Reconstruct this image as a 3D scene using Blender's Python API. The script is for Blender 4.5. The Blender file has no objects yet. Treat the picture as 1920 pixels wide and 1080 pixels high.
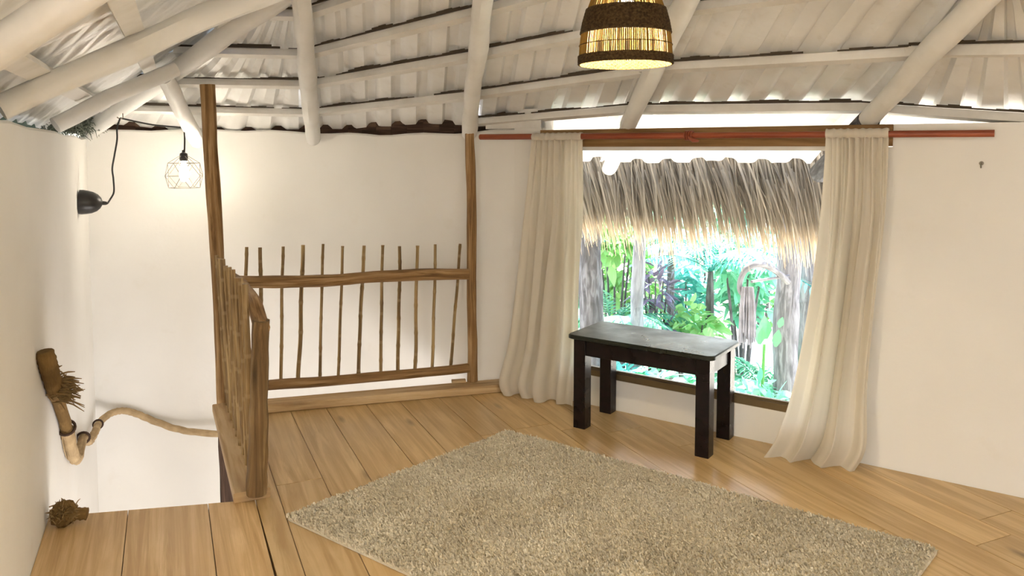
import bpy, math, random
from mathutils import Vector, Matrix, noise
from math import sin, cos, pi, radians

random.seed(7)
S = bpy.context.scene
COL = S.collection

# ------------------------------------------------------------------ camera
cam_d = bpy.data.cameras.new('camera')
cam = bpy.data.objects.new('camera', cam_d)
COL.objects.link(cam)
cam.location = (0, 0, 1.6)
cam.rotation_euler = (radians(90 - 3.6), 0, 0)
cam_d.sensor_width = 36
cam_d.lens = 1450 / 1920 * 36
cam_d.shift_y = -(540 - 371) / 1920
cam_d.clip_start = 0.02
S.camera = cam

# ------------------------------------------------------------------ world, sun, exposure
world = bpy.data.worlds.new('sky')
S.world = world
world.use_nodes = True
wn = world.node_tree.nodes
sky = wn.new('ShaderNodeTexSky')
sky.sky_type = 'NISHITA'
sky.sun_disc = False
sky.sun_elevation = radians(52)
sky.sun_rotation = radians(20)
sky.air_density = 1.0
sky.dust_density = 2.5
sky.ozone_density = 1.0
wn['Background'].inputs['Strength'].default_value = 0.50
world.node_tree.links.new(sky.outputs[0], wn['Background'].inputs['Color'])

sun_d = bpy.data.lights.new('sun', 'SUN')
sun = bpy.data.objects.new('sun', sun_d)
COL.objects.link(sun)
sun_d.energy = 11.0
sun_d.angle = radians(1.0)
sun_d.color = (1.0, 0.95, 0.86)
sun.rotation_euler = Vector((-0.25, -0.42, -0.87)).to_track_quat('-Z', 'Y').to_euler()
sun.location = (6, 14, 16)

S.view_settings.view_transform = 'Standard'
S.view_settings.look = 'None'
S.view_settings.gamma = 1.0
S.view_settings.use_curve_mapping = False
S.view_settings.exposure = 1.72

# ------------------------------------------------------------------ object helpers
def tag(o, label=None, cat=None, group=None, kind=None):
    if label: o['label'] = label
    if cat: o['category'] = cat
    if group: o['group'] = group
    if kind: o['kind'] = kind
    return o

def empty(name, loc=(0, 0, 0)):
    o = bpy.data.objects.new(name, None)
    o.empty_display_size = 0.1
    COL.objects.link(o)
    o.location = loc
    return o

class MB:
    """collects vertices, faces and uvs (u in metres along the grain) into one mesh"""
    def __init__(s):
        s.v = []; s.f = []; s.uv = []
    def face(s, idx, uvs=None):
        s.f.append(tuple(idx)); s.uv.append(uvs or [(0, 0)] * len(idx))
    def prism(s, poly, z0, z1, ax=(1, 0), bevel=0.0):
        """vertical prism from a CCW plan polygon; uv u along ax"""
        n = len(poly); a = Vector(ax).normalized(); b = Vector((-a.y, a.x))
        q = lambda p: (Vector(p[:2]).dot(a), Vector(p[:2]).dot(b))
        c = [sum(p[0] for p in poly) / n, sum(p[1] for p in poly) / n]
        base = len(s.v)
        for p in poly: s.v.append((p[0], p[1], z0))
        for p in poly: s.v.append((p[0], p[1], z1))
        s.face([base + n + i for i in range(n)], [q(p) for p in poly])
        s.face([base + n - 1 - i for i in range(n)], [q(p) for p in reversed(poly)])
        for i in range(n):
            j = (i + 1) % n
            qi, qj = q(poly[i]), q(poly[j])
            if abs(qi[0] - qj[0]) > abs(qi[1] - qj[1]):
                uv = [(qi[0], z0), (qj[0], z0), (qj[0], z1), (qi[0], z1)]
            else:
                uv = [(z0, qi[1]), (z0, qj[1]), (z1, qj[1]), (z1, qi[1])]
            s.face([base + i, base + j, base + n + j, base + n + i], uv)
    def beam(s, p0, p1, w, h, up=(0, 0, 1), u0=None, chamfer=0.0):
        p0 = Vector(p0); p1 = Vector(p1); d = (p1 - p0); L = d.length; d.normalize()
        up = Vector(up); side = d.cross(up).normalized(); up = side.cross(d).normalized()
        u0 = random.uniform(0, 50) if u0 is None else u0
        c = chamfer
        if c > 0:
            prof = [(-w/2 + c, -h/2), (w/2 - c, -h/2), (w/2, -h/2 + c), (w/2, h/2 - c), (w/2 - c, h/2), (-w/2 + c, h/2), (-w/2, h/2 - c), (-w/2, -h/2 + c)]
        else:
            prof = [(-w/2, -h/2), (w/2, -h/2), (w/2, h/2), (-w/2, h/2)]
        n = len(prof); base = len(s.v)
        for p in (p0, p1):
            for a, b in prof: s.v.append(tuple(p + side * a + up * b))
        acc = [0]
        for i in range(n):
            j = (i + 1) % n
            acc.append(acc[-1] + math.hypot(prof[j][0] - prof[i][0], prof[j][1] - prof[i][1]))
        for i in range(n):
            j = (i + 1) % n
            s.face([base + i, base + j, base + n + j, base + n + i], [(u0, acc[i]), (u0, acc[i + 1]), (u0 + L, acc[i + 1]), (u0 + L, acc[i])])
        s.face([base + n - 1 - i for i in range(n)], [(u0 + prof[i][0] * .1, prof[i][1]) for i in reversed(range(n))])
        s.face([base + n + i for i in range(n)], [(u0 + prof[i][0] * .1, prof[i][1]) for i in range(n)])
    def tube(s, pts, rad, seg=12, wob=0.0, cap=True, flute=0.0, lobes=3, pitch=0.1, seed=0.0, ring=None):
        pts = [Vector(p) for p in pts]; n = len(pts)
        rad = rad if hasattr(rad, '__len__') else [rad] * n
        base = len(s.v); L = [0.0]
        for i in range(1, n): L.append(L[-1] + (pts[i] - pts[i - 1]).length)
        t0 = (pts[1] - pts[0]).normalized()
        ref = Vector((0, 0, 1)) if abs(t0.z) < .9 else Vector((1, 0, 0))
        nrm = t0.cross(ref).normalized(); prev = t0
        u0 = seed * 7.3
        for i in range(n):
            t = (pts[min(i + 1, n - 1)] - pts[max(i - 1, 0)]).normalized()
            ax = prev.cross(t)
            if ax.length > 1e-6:
                nrm = Matrix.Rotation(prev.angle(t), 3, ax.normalized()) @ nrm
            nrm = (nrm - t * nrm.dot(t)).normalized(); prev = t
            bn = t.cross(nrm)
            for k in range(seg):
                a = 2 * pi * k / seg
                r = rad[i]
                if wob: r *= 1 + wob * noise.noise(Vector((cos(a) * 1.3 + seed, sin(a) * 1.3 + seed * 2.1, L[i] * 4 + seed)))
                if flute: r *= 1 + flute * cos(lobes * (a + 2 * pi * L[i] / pitch))
                s.v.append(tuple(pts[i] + (nrm * cos(a) + bn * sin(a)) * r))
        circ = 2 * pi * max(rad)
        for i in range(n - 1):
            for k in range(seg):
                k2 = (k + 1) % seg
                s.face([base + i * seg + k, base + i * seg + k2, base + (i + 1) * seg + k2, base + (i + 1) * seg + k],
                       [(u0 + L[i], circ * k / seg), (u0 + L[i], circ * (k + 1) / seg), (u0 + L[i + 1], circ * (k + 1) / seg), (u0 + L[i + 1], circ * k / seg)])
        if cap:
            s.face([base + seg - 1 - k for k in range(seg)], [(u0 + .02 * cos(k), rad[0] * sin(k)) for k in range(seg)])
            s.face([base + (n - 1) * seg + k for k in range(seg)], [(u0 + .02 * cos(k), rad[-1] * sin(k)) for k in range(seg)])
    def lathe(s, prof, seg=32, M=None, close=False):
        """prof: list of (r, z)"""
        base = len(s.v); n = len(prof)
        for r, z in prof:
            for k in range(seg):
                a = 2 * pi * k / seg
                p = Vector((r * cos(a), r * sin(a), z))
                if M is not None: p = M @ p
                s.v.append(tuple(p))
        for i in range(n - 1):
            for k in range(seg):
                k2 = (k + 1) % seg
                s.face([base + i * seg + k, base + i * seg + k2, base + (i + 1) * seg + k2, base + (i + 1) * seg + k],
                       [(k / seg, prof[i][1]), ((k + 1) / seg, prof[i][1]), ((k + 1) / seg, prof[i + 1][1]), (k / seg, prof[i + 1][1])])
    def grid(s, fn, nu, nv, uvfn=None, flip=False):
        base = len(s.v)
        for i in range(nu + 1):
            for j in range(nv + 1):
                s.v.append(tuple(fn(i / nu, j / nv)))
        for i in range(nu):
            for j in range(nv):
                a = base + i * (nv + 1) + j; idx = [a, a + 1, a + nv + 2, a + nv + 1]
                st = [(i / nu, j / nv), (i / nu, (j + 1) / nv), ((i + 1) / nu, (j + 1) / nv), ((i + 1) / nu, j / nv)]
                if uvfn: st = [uvfn(*q) for q in st]
                if flip: idx.reverse(); st.reverse()
                s.face(idx, st)
    def build(s, name, mat, parent=None, smooth=False, loc=None):
        me = bpy.data.meshes.new(name)
        v = s.v
        if loc is not None: v = [(a - loc[0], b - loc[1], c - loc[2]) for a, b, c in v]
        me.from_pydata(v, [], s.f)
        uvl = me.uv_layers.new(name='uv')
        flat = [c for f in s.uv for q in f for c in q]
        uvl.data.foreach_set('uv', flat)
        if mat: me.materials.append(mat)
        if smooth:
            me.polygons.foreach_set('use_smooth', [True] * len(me.polygons))
            if smooth != 'all':
                me.set_sharp_from_angle(angle=radians(38))
        o = bpy.data.objects.new(name, me)
        COL.objects.link(o)
        if loc is not None: o.location = loc
        if parent: 
            o.parent = parent
            pm = Vector(parent.location)
            gp = parent.parent
            while gp: pm += gp.location; gp = gp.parent
            o.matrix_parent_inverse = Matrix.Translation(-pm)
        return o

# ------------------------------------------------------------------ materials
class NT:
    def __init__(s, name):
        s.m = bpy.data.materials.new(name); s.m.use_nodes = True
        s.n = s.m.node_tree.nodes; s.l = s.m.node_tree.links
        s.b = s.n['Principled BSDF']
    def add(s, t, **k):
        x = s.n.new(t)
        for a, b in k.items(): setattr(x, a, b)
        return x
    def link(s, a, b): s.l.new(a, b)
    def val(s, node, key, v): node.inputs[key].default_value = v
    def coord(s, kind='UV', scale=(1, 1, 1), rnd=False):
        tc = s.add('ShaderNodeTexCoord'); mp = s.add('ShaderNodeMapping')
        mp.inputs['Scale'].default_value = scale
        s.link(tc.outputs[kind], mp.inputs['Vector'])
        if rnd:
            oi = s.add('ShaderNodeObjectInfo'); mul = s.add('ShaderNodeMath', operation='MULTIPLY'); mul.inputs[1].default_value = 37.0
            s.link(oi.outputs['Random'], mul.inputs[0])
            cb = s.add('ShaderNodeCombineXYZ')
            for i in range(3): s.link(mul.outputs[0], cb.inputs[i])
            s.link(cb.outputs[0], mp.inputs['Location'])
        return mp.outputs[0]
    def noise(s, vec, scale=5, detail=4, rough=.5, dist=0):
        x = s.add('ShaderNodeTexNoise')
        x.inputs['Scale'].default_value = scale; x.inputs['Detail'].default_value = detail
        x.inputs['Roughness'].default_value = rough; x.inputs['Distortion'].default_value = dist
        if vec is not None: s.link(vec, x.inputs['Vector'])
        return x.outputs['Fac']
    def ramp(s, fac, stops):
        x = s.add('ShaderNodeValToRGB'); e = x.color_ramp.elements
        while len(e) < len(stops): e.new(.5)
        for el, (p, c) in zip(e, stops): el.position = p; el.color = (*c, 1) if len(c) == 3 else c
        s.link(fac, x.inputs['Fac'])
        return x.outputs['Color']
    def mix(s, fac, a, b, mode='MIX'):
        x = s.add('ShaderNodeMix', data_type='RGBA', blend_type=mode)
        for v, i in ((fac, 0), (a, 6), (b, 7)):
            if hasattr(v, 'links'): s.link(v, x.inputs[i])
            elif i == 0: x.inputs[0].default_value = v
            else: x.inputs[i].default_value = (*v, 1)
        return x.outputs[2]
    def bump(s, h, strength=.3, dist=.01):
        x = s.add('ShaderNodeBump'); x.inputs['Strength'].default_value = strength; x.inputs['Distance'].default_value = dist
        s.link(h, x.inputs['Height']); s.link(x.outputs[0], s.b.inputs['Normal'])
    def out(s, col=None, rough=None, spec=None):
        if col is not None:
            if hasattr(col, 'links'): s.link(col, s.b.inputs['Base Color'])
            else: s.b.inputs['Base Color'].default_value = (*col, 1)
        if rough is not None:
            if hasattr(rough, 'links'): s.link(rough, s.b.inputs['Roughness'])
            else: s.b.inputs['Roughness'].default_value = rough
        if spec is not None: s.b.inputs['Specular IOR Level'].default_value = spec
        return s.m

def plain(name, col, rough=.6, spec=.5, metal=0):
    t = NT(name); t.b.inputs['Metallic'].default_value = metal
    v = t.coord('Object'); n = t.noise(v, 9, 3)
    c = t.mix(n, tuple(x * .85 for x in col), tuple(min(1, x * 1.12) for x in col))
    return t.out(c, rough, spec)

def mat_plaster():
    t = NT('white_plaster'); v = t.coord('Object')
    n1 = t.noise(v, 1.3, 3); n2 = t.noise(v, 26, 4); n3 = t.noise(v, 5, 5, .6)
    c = t.ramp(n1, [(.3, (.80, .78, .735)), (.7, (.86, .845, .81))])
    c = t.mix(t.ramp(n3, [(.62, (0, 0, 0)), (.8, (.35, .35, .35))]), c, (.74, .70, .62))
    t.bump(t.mix(.5, n2, n3), .12, .02)
    return t.out(c, .85, .25)

def mat_wood(name, dark, mid, light, stretch=(.8, 14), rough=.55, knots=0.0, blotch=.5, bump=.25, spec=.4, rnd=True, tint=.12):
    t = NT(name); v = t.coord('UV', (stretch[0], stretch[1], 1), rnd)
    v2 = t.coord('UV', (1.5, 4.0, 1), rnd)
    g = t.noise(v, 2.2, 8, .62, .6); b = t.noise(v2, 1.6, 4, .55, .4)
    f = t.noise(t.coord('UV', (stretch[0] * 2.5, stretch[1] * 6, 1), rnd), 3, 3)
    c = t.ramp(g, [(.39, dark), (.5, mid), (.60, light)])
    c = t.mix(t.ramp(b, [(.35, (blotch,) * 3), (.65, (0, 0, 0))]), c, t.mix(.5, dark, mid))
    if knots:
        vo = t.add('ShaderNodeTexVoronoi'); vo.inputs['Scale'].default_value = 1.0
        t.link(t.coord('UV', (1.7, 5.6, 1), rnd), vo.inputs['Vector'])
        k = t.ramp(vo.outputs['Distance'], [(.03, (knots,) * 3), (.15, (0, 0, 0))])
        c = t.mix(k, c, tuple(x * .38 for x in dark))
    if tint:
        oi = t.add('ShaderNodeObjectInfo')
        r = t.ramp(oi.outputs['Random'], [(0, (1 - tint,) * 3), (1, (1 + tint * .5, 1 + tint * .5, 1 + tint * .35))])
        c = t.mix(1.0, c, r, 'MULTIPLY')
    t.bump(t.mix(.5, g, f), bump, .006)
    return t.out(c, rough, spec)

M = {}
M['plaster'] = mat_plaster()
M['floor'] = mat_wood('golden_pine_boards', (.49, .315, .13), (.60, .41, .19), (.72, .52, .27), (.55, 9), .29, .8, .55, .10, .5, True, .14)
M['floor_worn'] = mat_wood('worn_pine_boards', (.45, .28, .12), (.58, .39, .185), (.70, .50, .27), (.5, 13), .42, .8, .7, .18, .4, True, .1)
M['beam'] = mat_wood('sawn_wood_beam', (.38, .245, .12), (.55, .385, .205), (.66, .50, .30), (.7, 10), .6, .5, .5, .2, .3)
M['log'] = mat_wood('weathered_log', (.15, .075, .026), (.37, .215, .088), (.54, .36, .18), (.9, 16), .65, .5, .8, .5, .3)
M['newel'] = mat_wood('dark_streaked_log', (.05, .028, .012), (.21, .125, .052), (.40, .275, .13), (.8, 9), .65, .7, .85, .5, .3)
M['darkpost'] = mat_wood('dark_brown_wood', (.03, .018, .012), (.07, .04, .028), (.13, .08, .055), (1, 14), .8, 0, .6, .6, .2)
M['lintel'] = mat_wood('lintel_timber', (.20, .105, .035), (.30, .17, .065), (.38, .23, .10), (.6, 8), .6, .3, .5, .2, .3)

def mat_bamboo():
    t = NT('dry_cane'); v = t.coord('UV', (1.2, 30, 1), True)
    g = t.noise(v, 2, 6, .6); b = t.noise(t.coord('UV', (1.6, 9, 1), True), 1.6, 4)
    c = t.ramp(g, [(.38, (.22, .135, .05)), (.5, (.37, .245, .10)), (.62, (.50, .36, .17))])
    c = t.mix(t.ramp(b, [(.40, (.6,) * 3), (.55, (0,) * 3)]), c, (.12, .065, .024))
    w = t.add('ShaderNodeTexWave', bands_direction='X'); w.inputs['Scale'].default_value = 1.65; w.inputs['Distortion'].default_value = .15
    t.link(t.coord('UV', (1, .01, 1), True), w.inputs['Vector'])
    c = t.mix(t.ramp(w.outputs['Fac'], [(.95, (0,) * 3), (.995, (.4,) * 3)]), c, (.46, .34, .18))
    t.bump(g, .3, .004)
    return t.out(c, .5, .4)
M['bamboo'] = mat_bamboo()

def mat_whitepaint(name, base, dirt, amt=.5):
    t = NT(name); v = t.coord('UV', (.9, 7, 1), True)
    g = t.noise(v, 2.5, 7, .6, .4); b = t.noise(t.coord('Object'), 3.5, 5, .6)
    c = t.mix(t.ramp(b, [(.45, (0,) * 3), (.75, (amt,) * 3)]), base, dirt)
    c = t.mix(t.ramp(g, [(.70, (0,) * 3), (.78, (.7,) * 3)]), c, tuple(x * .55 for x in dirt))
    t.bump(t.mix(.5, g, b), .35, .01)
    return t.out(c, .6, .35)
M['pole'] = mat_whitepaint('white_painted_pole', (.83, .82, .79), (.62, .60, .54), .5)
M['purlin'] = mat_whitepaint('white_painted_batten', (.80, .78, .74), (.52, .48, .41), .6)

def mat_sheet():
    t = NT('white_roof_sheet'); v = t.coord('Object')
    a = t.noise(v, 2.3, 5, .6); b = t.noise(v, 9, 4, .6)
    c = t.ramp(a, [(.35, (.80, .79, .76)), (.65, (.90, .90, .89))])
    c = t.mix(t.ramp(b, [(.58, (0,) * 3), (.8, (.45,) * 3)]), c, (.60, .55, .46))
    t.bump(b, .22, .02)
    return t.out(c, .38, .5)
M['sheet'] = mat_sheet()
M['fibre'] = plain('old_palm_fibre', (.16, .18, .14), .9)
M['gap_shade_dirt'] = plain('dark_gap_shade_dirt', (.075, .06, .045), .95, .1)
M['gap_teal'] = plain('dark_teal_gap_fill', (.10, .20, .17), .6)

def mat_fabric(name, col, trans=.35):
    t = NT(name)
    v = t.coord('UV', (1, 1, 1)); n = t.noise(v, 7, 4); wv = t.noise(t.coord('UV', (420, 420, 1)), 1, 2)
    c = t.mix(n, tuple(x * .93 for x in col), col)
    t.bump(wv, .12, .002)
    t.out(c, .9, .1)
    tr = t.add('ShaderNodeBsdfTranslucent'); t.link(c, tr.inputs['Color'])
    mx = t.add('ShaderNodeMixShader'); mx.inputs[0].default_value = trans
    t.link(t.b.outputs[0], mx.inputs[1]); t.link(tr.outputs[0], mx.inputs[2])
    t.link(mx.outputs[0], t.n['Material Output'].inputs['Surface'])
    return t.m
M['curtain'] = mat_fabric('cream_cotton', (.80, .74, .63), .30)
M['rod'] = mat_wood('red_brown_rod', (.22, .045, .018), (.30, .068, .026), (.37, .095, .04), (.5, 6), .4, 0, .2, .05, .5, False, 0)
M['black'] = plain('black_metal', (.018, .016, .015), .38, .5)
M['cord'] = plain('black_cord', (.02, .018, .016), .7)
M['wire'] = plain('cage_wire', (.16, .14, .11), .5, .5)
M['track'] = plain('bronze_track', (.20, .145, .075), .4, .5, .5)
M['white'] = plain('white_gloss_paint', (.82, .81, .78), .5)
M['steel'] = plain('old_screw', (.25, .22, .18), .4, .5, .7)

def mat_table():
    t = NT('espresso_wood'); v = t.coord('Object', (1, 10, 10))
    g = t.noise(v, 3, 6, .6)
    c = t.ramp(g, [(.35, (.004, .0025, .003)), (.65, (.012, .006, .007))])
    r = t.ramp(t.noise(t.coord('Object'), 6, 4), [(.3, (.20,) * 3), (.7, (.38,) * 3)])
    t.bump(g, .12, .003)
    return t.out(c, r, .32)
M['table'] = mat_table()
def mat_tabletop():
    t = NT('scuffed_espresso_top'); v = t.coord('Object', (1, 1, 1))
    g = t.noise(t.coord('UV', (1.2, 14, 1)), 3, 6, .6); s = t.noise(v, 4.5, 4, .6)
    c = t.ramp(g, [(.35, (.006, .009, .006)), (.65, (.014, .018, .012))])  # slight green tint paints the garden's reflection onto the dark stain
    c = t.mix(t.ramp(s, [(.5, (0,) * 3), (.75, (.4,) * 3)]), c, (.03, .032, .022))
    r = t.ramp(s, [(.3, (.22,) * 3), (.7, (.46,) * 3)])
    t.bump(g, .15, .003)
    return t.out(c, r, .4)
M['tabletop'] = mat_tabletop()

def mat_rug(name, tint=1.0):
    t = NT(name); v = t.coord('Object')
    a = t.noise(v, 2.6, 5, .6); b = t.noise(v, 120, 2); d = t.noise(v, 17, 4, .6)
    c = t.ramp(a, [(.35, (.74, .665, .515)), (.65, (.88, .815, .67))])
    c = t.mix(t.ramp(b, [(.35, (.55,) * 3), (.55, (0,) * 3)]), c, (.70, .62, .48))
    c = t.mix(t.ramp(d, [(.62, (0,) * 3), (.78, (.6,) * 3)]), c, (.56, .47, .33))
    return t.out(c, .95, .05)
M['rug'] = mat_rug('beige_pile')

def mat_rope(name, a, b):
    t = NT(name); v = t.coord('UV', (10, 90, 1)); n = t.noise(v, 2, 4); m = t.noise(t.coord('Object'), 12, 3)
    c = t.mix(n, a, b); c = t.mix(t.ramp(m, [(.4, (.5,) * 3), (.65, (0,) * 3)]), c, tuple(x * .6 for x in a))
    t.bump(n, .6, .006)
    return t.out(c, .9, .1)
M['rope'] = mat_rope('jute_rope', (.42, .29, .15), (.62, .47, .29))
M['rope_dark'] = mat_rope('dark_jute', (.17, .10, .035), (.32, .20, .08))

M['frayed'] = mat_rope('frayed_jute', (.27, .17, .07), (.45, .31, .15))
def mat_sticks():
    t = NT('split_cane_sticks'); v = t.coord('Object', (60, 60, 4)); n = t.noise(v, 2, 3)
    c = t.ramp(n, [(.35, (.12, .078, .022)), (.65, (.19, .132, .042))])
    t.out(c, .7, .2)
    tr = t.add('ShaderNodeBsdfTranslucent'); t.link(c, tr.inputs['Color'])
    mx = t.add('ShaderNodeMixShader'); mx.inputs[0].default_value = .3
    t.link(t.b.outputs[0], mx.inputs[1]); t.link(tr.outputs[0], mx.inputs[2])
    t.link(mx.outputs[0], t.n['Material Output'].inputs['Surface'])
    return t.m
M['sticks'] = mat_sticks()
def mat_band():
    t = NT('dark_woven_band'); v = t.coord('Object', (1, 1, 1)); n = t.noise(v, 130, 3)
    c = t.ramp(n, [(.35, (.030, .017, .006)), (.65, (.085, .052, .020))])
    t.bump(n, .6, .004)
    return t.out(c, .85, .2)
M['band'] = mat_band()

def mat_emit(name, col, strength):
    t = NT(name)
    t.b.inputs['Base Color'].default_value = (*col, 1)
    t.b.inputs['Emission Color'].default_value = (*col, 1)
    t.b.inputs['Emission Strength'].default_value = strength
    return t.m
M['bulb'] = mat_emit('glowing_bulb', (1.0, .86, .62), 28)
M['bulb2'] = mat_emit('glowing_bulb_cage', (1.0, .90, .72), 16)

def mat_glass():
    t = NT('window_glass')
    tr = t.add('ShaderNodeBsdfTransparent'); tr.inputs[0].default_value = (.97, .985, .98, 1)
    gl = t.add('ShaderNodeBsdfGlossy'); gl.inputs['Roughness'].default_value = .02
    fr = t.add('ShaderNodeFresnel'); fr.inputs['IOR'].default_value = 1.45
    mx = t.add('ShaderNodeMixShader')
    t.link(fr.outputs[0], mx.inputs[0]); t.link(tr.outputs[0], mx.inputs[1]); t.link(gl.outputs[0], mx.inputs[2])
    t.link(mx.outputs[0], t.n['Material Output'].inputs['Surface'])
    return t.m
M['glass'] = mat_glass()

def mat_leaf(name, a, b, trans=.45):
    t = NT(name)
    at = t.add('ShaderNodeAttribute', attribute_name='tone')
    c = t.mix(at.outputs['Fac'], a, b)
    t.out(c, .45, .4)
    tr = t.add('ShaderNodeBsdfTranslucent'); t.link(c, tr.inputs['Color'])
    mx = t.add('ShaderNodeMixShader'); mx.inputs[0].default_value = trans
    t.link(t.b.outputs[0], mx.inputs[1]); t.link(tr.outputs[0], mx.inputs[2])
    t.link(mx.outputs[0], t.n['Material Output'].inputs['Surface'])
    return t.m
M['leaf_mint'] = mat_leaf('mint_leaf', (.08, .36, .20), (.28, .64, .44))
M['leaf_teal'] = mat_leaf('teal_leaf', (.05, .33, .30), (.22, .62, .56))
M['leaf_lime'] = mat_leaf('lime_leaf', (.15, .38, .10), (.38, .60, .24))
M['leaf_purple'] = mat_leaf('purple_leaf', (.10, .07, .12), (.30, .23, .34), .25)
M['leaf_green'] = mat_leaf('bright_green_leaf', (.05, .26, .09), (.13, .42, .17), .3)
M['leaf_dark'] = mat_leaf('deep_green_leaf', (.03, .12, .07), (.12, .36, .22))
M['trunk'] = mat_wood('pale_bark', (.10, .095, .10), (.19, .18, .19), (.30, .29, .30), (2, 12), .85, 0, .5, .6, .2)
M['pale_pole'] = mat_wood('pale_garden_pole', (.17, .165, .18), (.25, .245, .26), (.33, .32, .34), (2, 9), .8, 0, .4, .3, .2)
M['trunk_dark'] = mat_wood('grey_bark', (.04, .038, .04), (.09, .085, .09), (.18, .175, .185), (3, 10), .85, 0, .6, .6, .2)
M['ground'] = plain('pale_sandy_ground', (.46, .42, .36), .95, .1)
M['earth'] = plain('dark_soil', (.20, .15, .10), .95, .1)

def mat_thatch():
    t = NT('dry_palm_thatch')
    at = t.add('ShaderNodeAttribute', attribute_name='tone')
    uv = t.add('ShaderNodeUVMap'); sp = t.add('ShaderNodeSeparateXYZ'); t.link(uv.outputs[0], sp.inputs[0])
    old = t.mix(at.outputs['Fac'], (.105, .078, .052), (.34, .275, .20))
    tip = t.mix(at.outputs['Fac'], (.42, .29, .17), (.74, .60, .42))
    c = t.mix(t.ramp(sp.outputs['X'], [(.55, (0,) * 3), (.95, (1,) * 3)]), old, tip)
    t.out(c, .8, .2)
    tr = t.add('ShaderNodeBsdfTranslucent'); t.link(c, tr.inputs['Color'])
    mx = t.add('ShaderNodeMixShader'); mx.inputs[0].default_value = .3
    t.link(t.b.outputs[0], mx.inputs[1]); t.link(tr.outputs[0], mx.inputs[2])
    t.link(mx.outputs[0], t.n['Material Output'].inputs['Surface'])
    return t.m
M['thatch'] = mat_thatch()
M['mop'] = mat_rope('bleached_rope', (.19, .175, .19), (.34, .325, .34))

# ------------------------------------------------------------------ plan of the room
W0 = Vector((.483, 4.770)); D = Vector((.8196, -.5730)); N = Vector((.5730, .8196))   # window wall: point, direction, outward normal
def wp(a, b, z): p = W0 + D * a - N * b; return (p.x, p.y, z)     # a along the window wall, b into the room
BD = Vector((-.409, .9125))      # direction of the floor boards
BN = Vector((.9125, .409))
def lw(y): return -.56 - .4455 * y            # left wall line
WTOP = 1.73

# ---- left wall
def wall_strip(name, pts, z0, z1f, th, mat):
    """wall of thickness th to the left of the walking direction pts[0]->pts[-1]"""
    m = MB(); n = len(pts); P = [Vector(p) for p in pts]; off = []
    for i in range(n):
        t = (P[min(i + 1, n - 1)] - P[max(i - 1, 0)]).normalized()
        off.append(Vector((-t.y, t.x)) * th)
    L = 0
    rows = []
    for i in range(n):
        if i: L += (P[i] - P[i - 1]).length
        zt = z1f(L)
        a, b = P[i], P[i] + off[i]
        base = len(m.v)
        m.v += [(a.x, a.y, z0), (a.x, a.y, zt - .012), (a.x + off[i].x * .08, a.y + off[i].y * .08, zt), (b.x, b.y, zt), (b.x, b.y, z0)]
        rows.append(base)
    for i in range(n - 1):
        r, q = rows[i], rows[i + 1]
        for k in range(4):
            m.face([r + k, q + k, q + k + 1, r + k + 1])
        m.face([r + 4, q + 4, q, r])
    m.face([rows[0] + k for k in range(5)]); m.face([rows[-1] + 4 - k for k in range(5)])
    o = m.build(name, mat, None, True)
    o['kind'] = 'structure'
    return o

lpts = [(-1.75, -2.2), (-1.68, 0.6), (-1.66, 1.8)] + [(lw(y), y) for y in (2.35, 2.6, 2.81, 3.2, 3.6, 4.0, 4.4, 4.8, 5.1, 5.40)]
wall_left = wall_strip('wall_left', lpts, -2.6, lambda L: 1.705 - .008 * max(0, L - 4.3) + .006 * sin(L * 9), .16, M['plaster'])

def arc(pts, n):
    """Catmull-Rom through plan points"""
    out = []; P = [Vector(p) for p in pts]
    P = [P[0] * 2 - P[1]] + P + [P[-1] * 2 - P[-2]]
    for i in range(1, len(P) - 2):
        for k in range(n):
            t = k / n
            out.append(.5 * ((2 * P[i]) + (P[i + 1] - P[i - 1]) * t + (2 * P[i - 1] - 5 * P[i] + 4 * P[i + 1] - P[i + 2]) * t * t + (-P[i - 1] + 3 * P[i] - 3 * P[i + 1] + P[i + 2]) * t ** 3))
    out.append(P[-2])
    return out
fpts = arc([(-2.966, 5.40), (-2.30, 5.62), (-1.45, 5.68), (-.85, 5.425), (-.30, 5.26), (.016, 5.097)], 5)
wall_back = wall_strip('wall_back', fpts, -2.6, lambda L: 1.725 + .02 * sin(L * 2.1) + .008 * sin(L * 11), .16, M['plaster'])

m = MB()
tp = [p + Vector((.0, .09)) for p in fpts]
for i in range(len(tp) - 1):
    m.beam((tp[i].x, tp[i].y, 1.80), (tp[i + 1].x, tp[i + 1].y, 1.80), .04, .26)
m.build('wall_top_strip', M['darkpost'], wall_back)  # added dark filler: blocks outside light, stands in for the shaded eave gap
m = MB()
m.grid(lambda i, j: (lw(1.6 + 4.6 * i) - .22, 1.6 + 4.6 * i, 1.30 + .75 * j), 24, 2)
m.build('gap_backing_sheet', M['gap_teal'], wall_left)  # added dark teal sheet: stops light, stands in for the dim space behind

# ---- window wall
m = MB()
TH = .15
def wbox(mb, a0, a1, b0, b1, z0, z1):
    q = [wp(a0, b0, 0)[:2], wp(a0, b1, 0)[:2], wp(a1, b1, 0)[:2], wp(a1, b0, 0)[:2]]
    area = sum(q[i][0] * q[(i + 1) % 4][1] - q[(i + 1) % 4][0] * q[i][1] for i in range(4))
    if area < 0: q.reverse()
    mb.prism(q, z0, z1, (D.x, D.y))
WA0, WA1 = -.17, 1.50
wbox(m, -.57, WA0, -TH, 0, -2.6, 1.615)
wbox(m, -.57, -.36, -TH, 0, 1.615, 1.86)
wbox(m, -.36, WA0, -TH, -.03, 1.60, 1.615)
wbox(m, WA0, WA1, -TH, 0, -2.6, .186)
wbox(m, WA1, 2.45, -TH, 0, -2.6, 1.612)
wbox(m, 1.69, 2.45, -TH, 0, 1.612, 1.722)
wall_right = m.build('wall_right', M['plaster']); wall_right['kind'] = 'structure'
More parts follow.
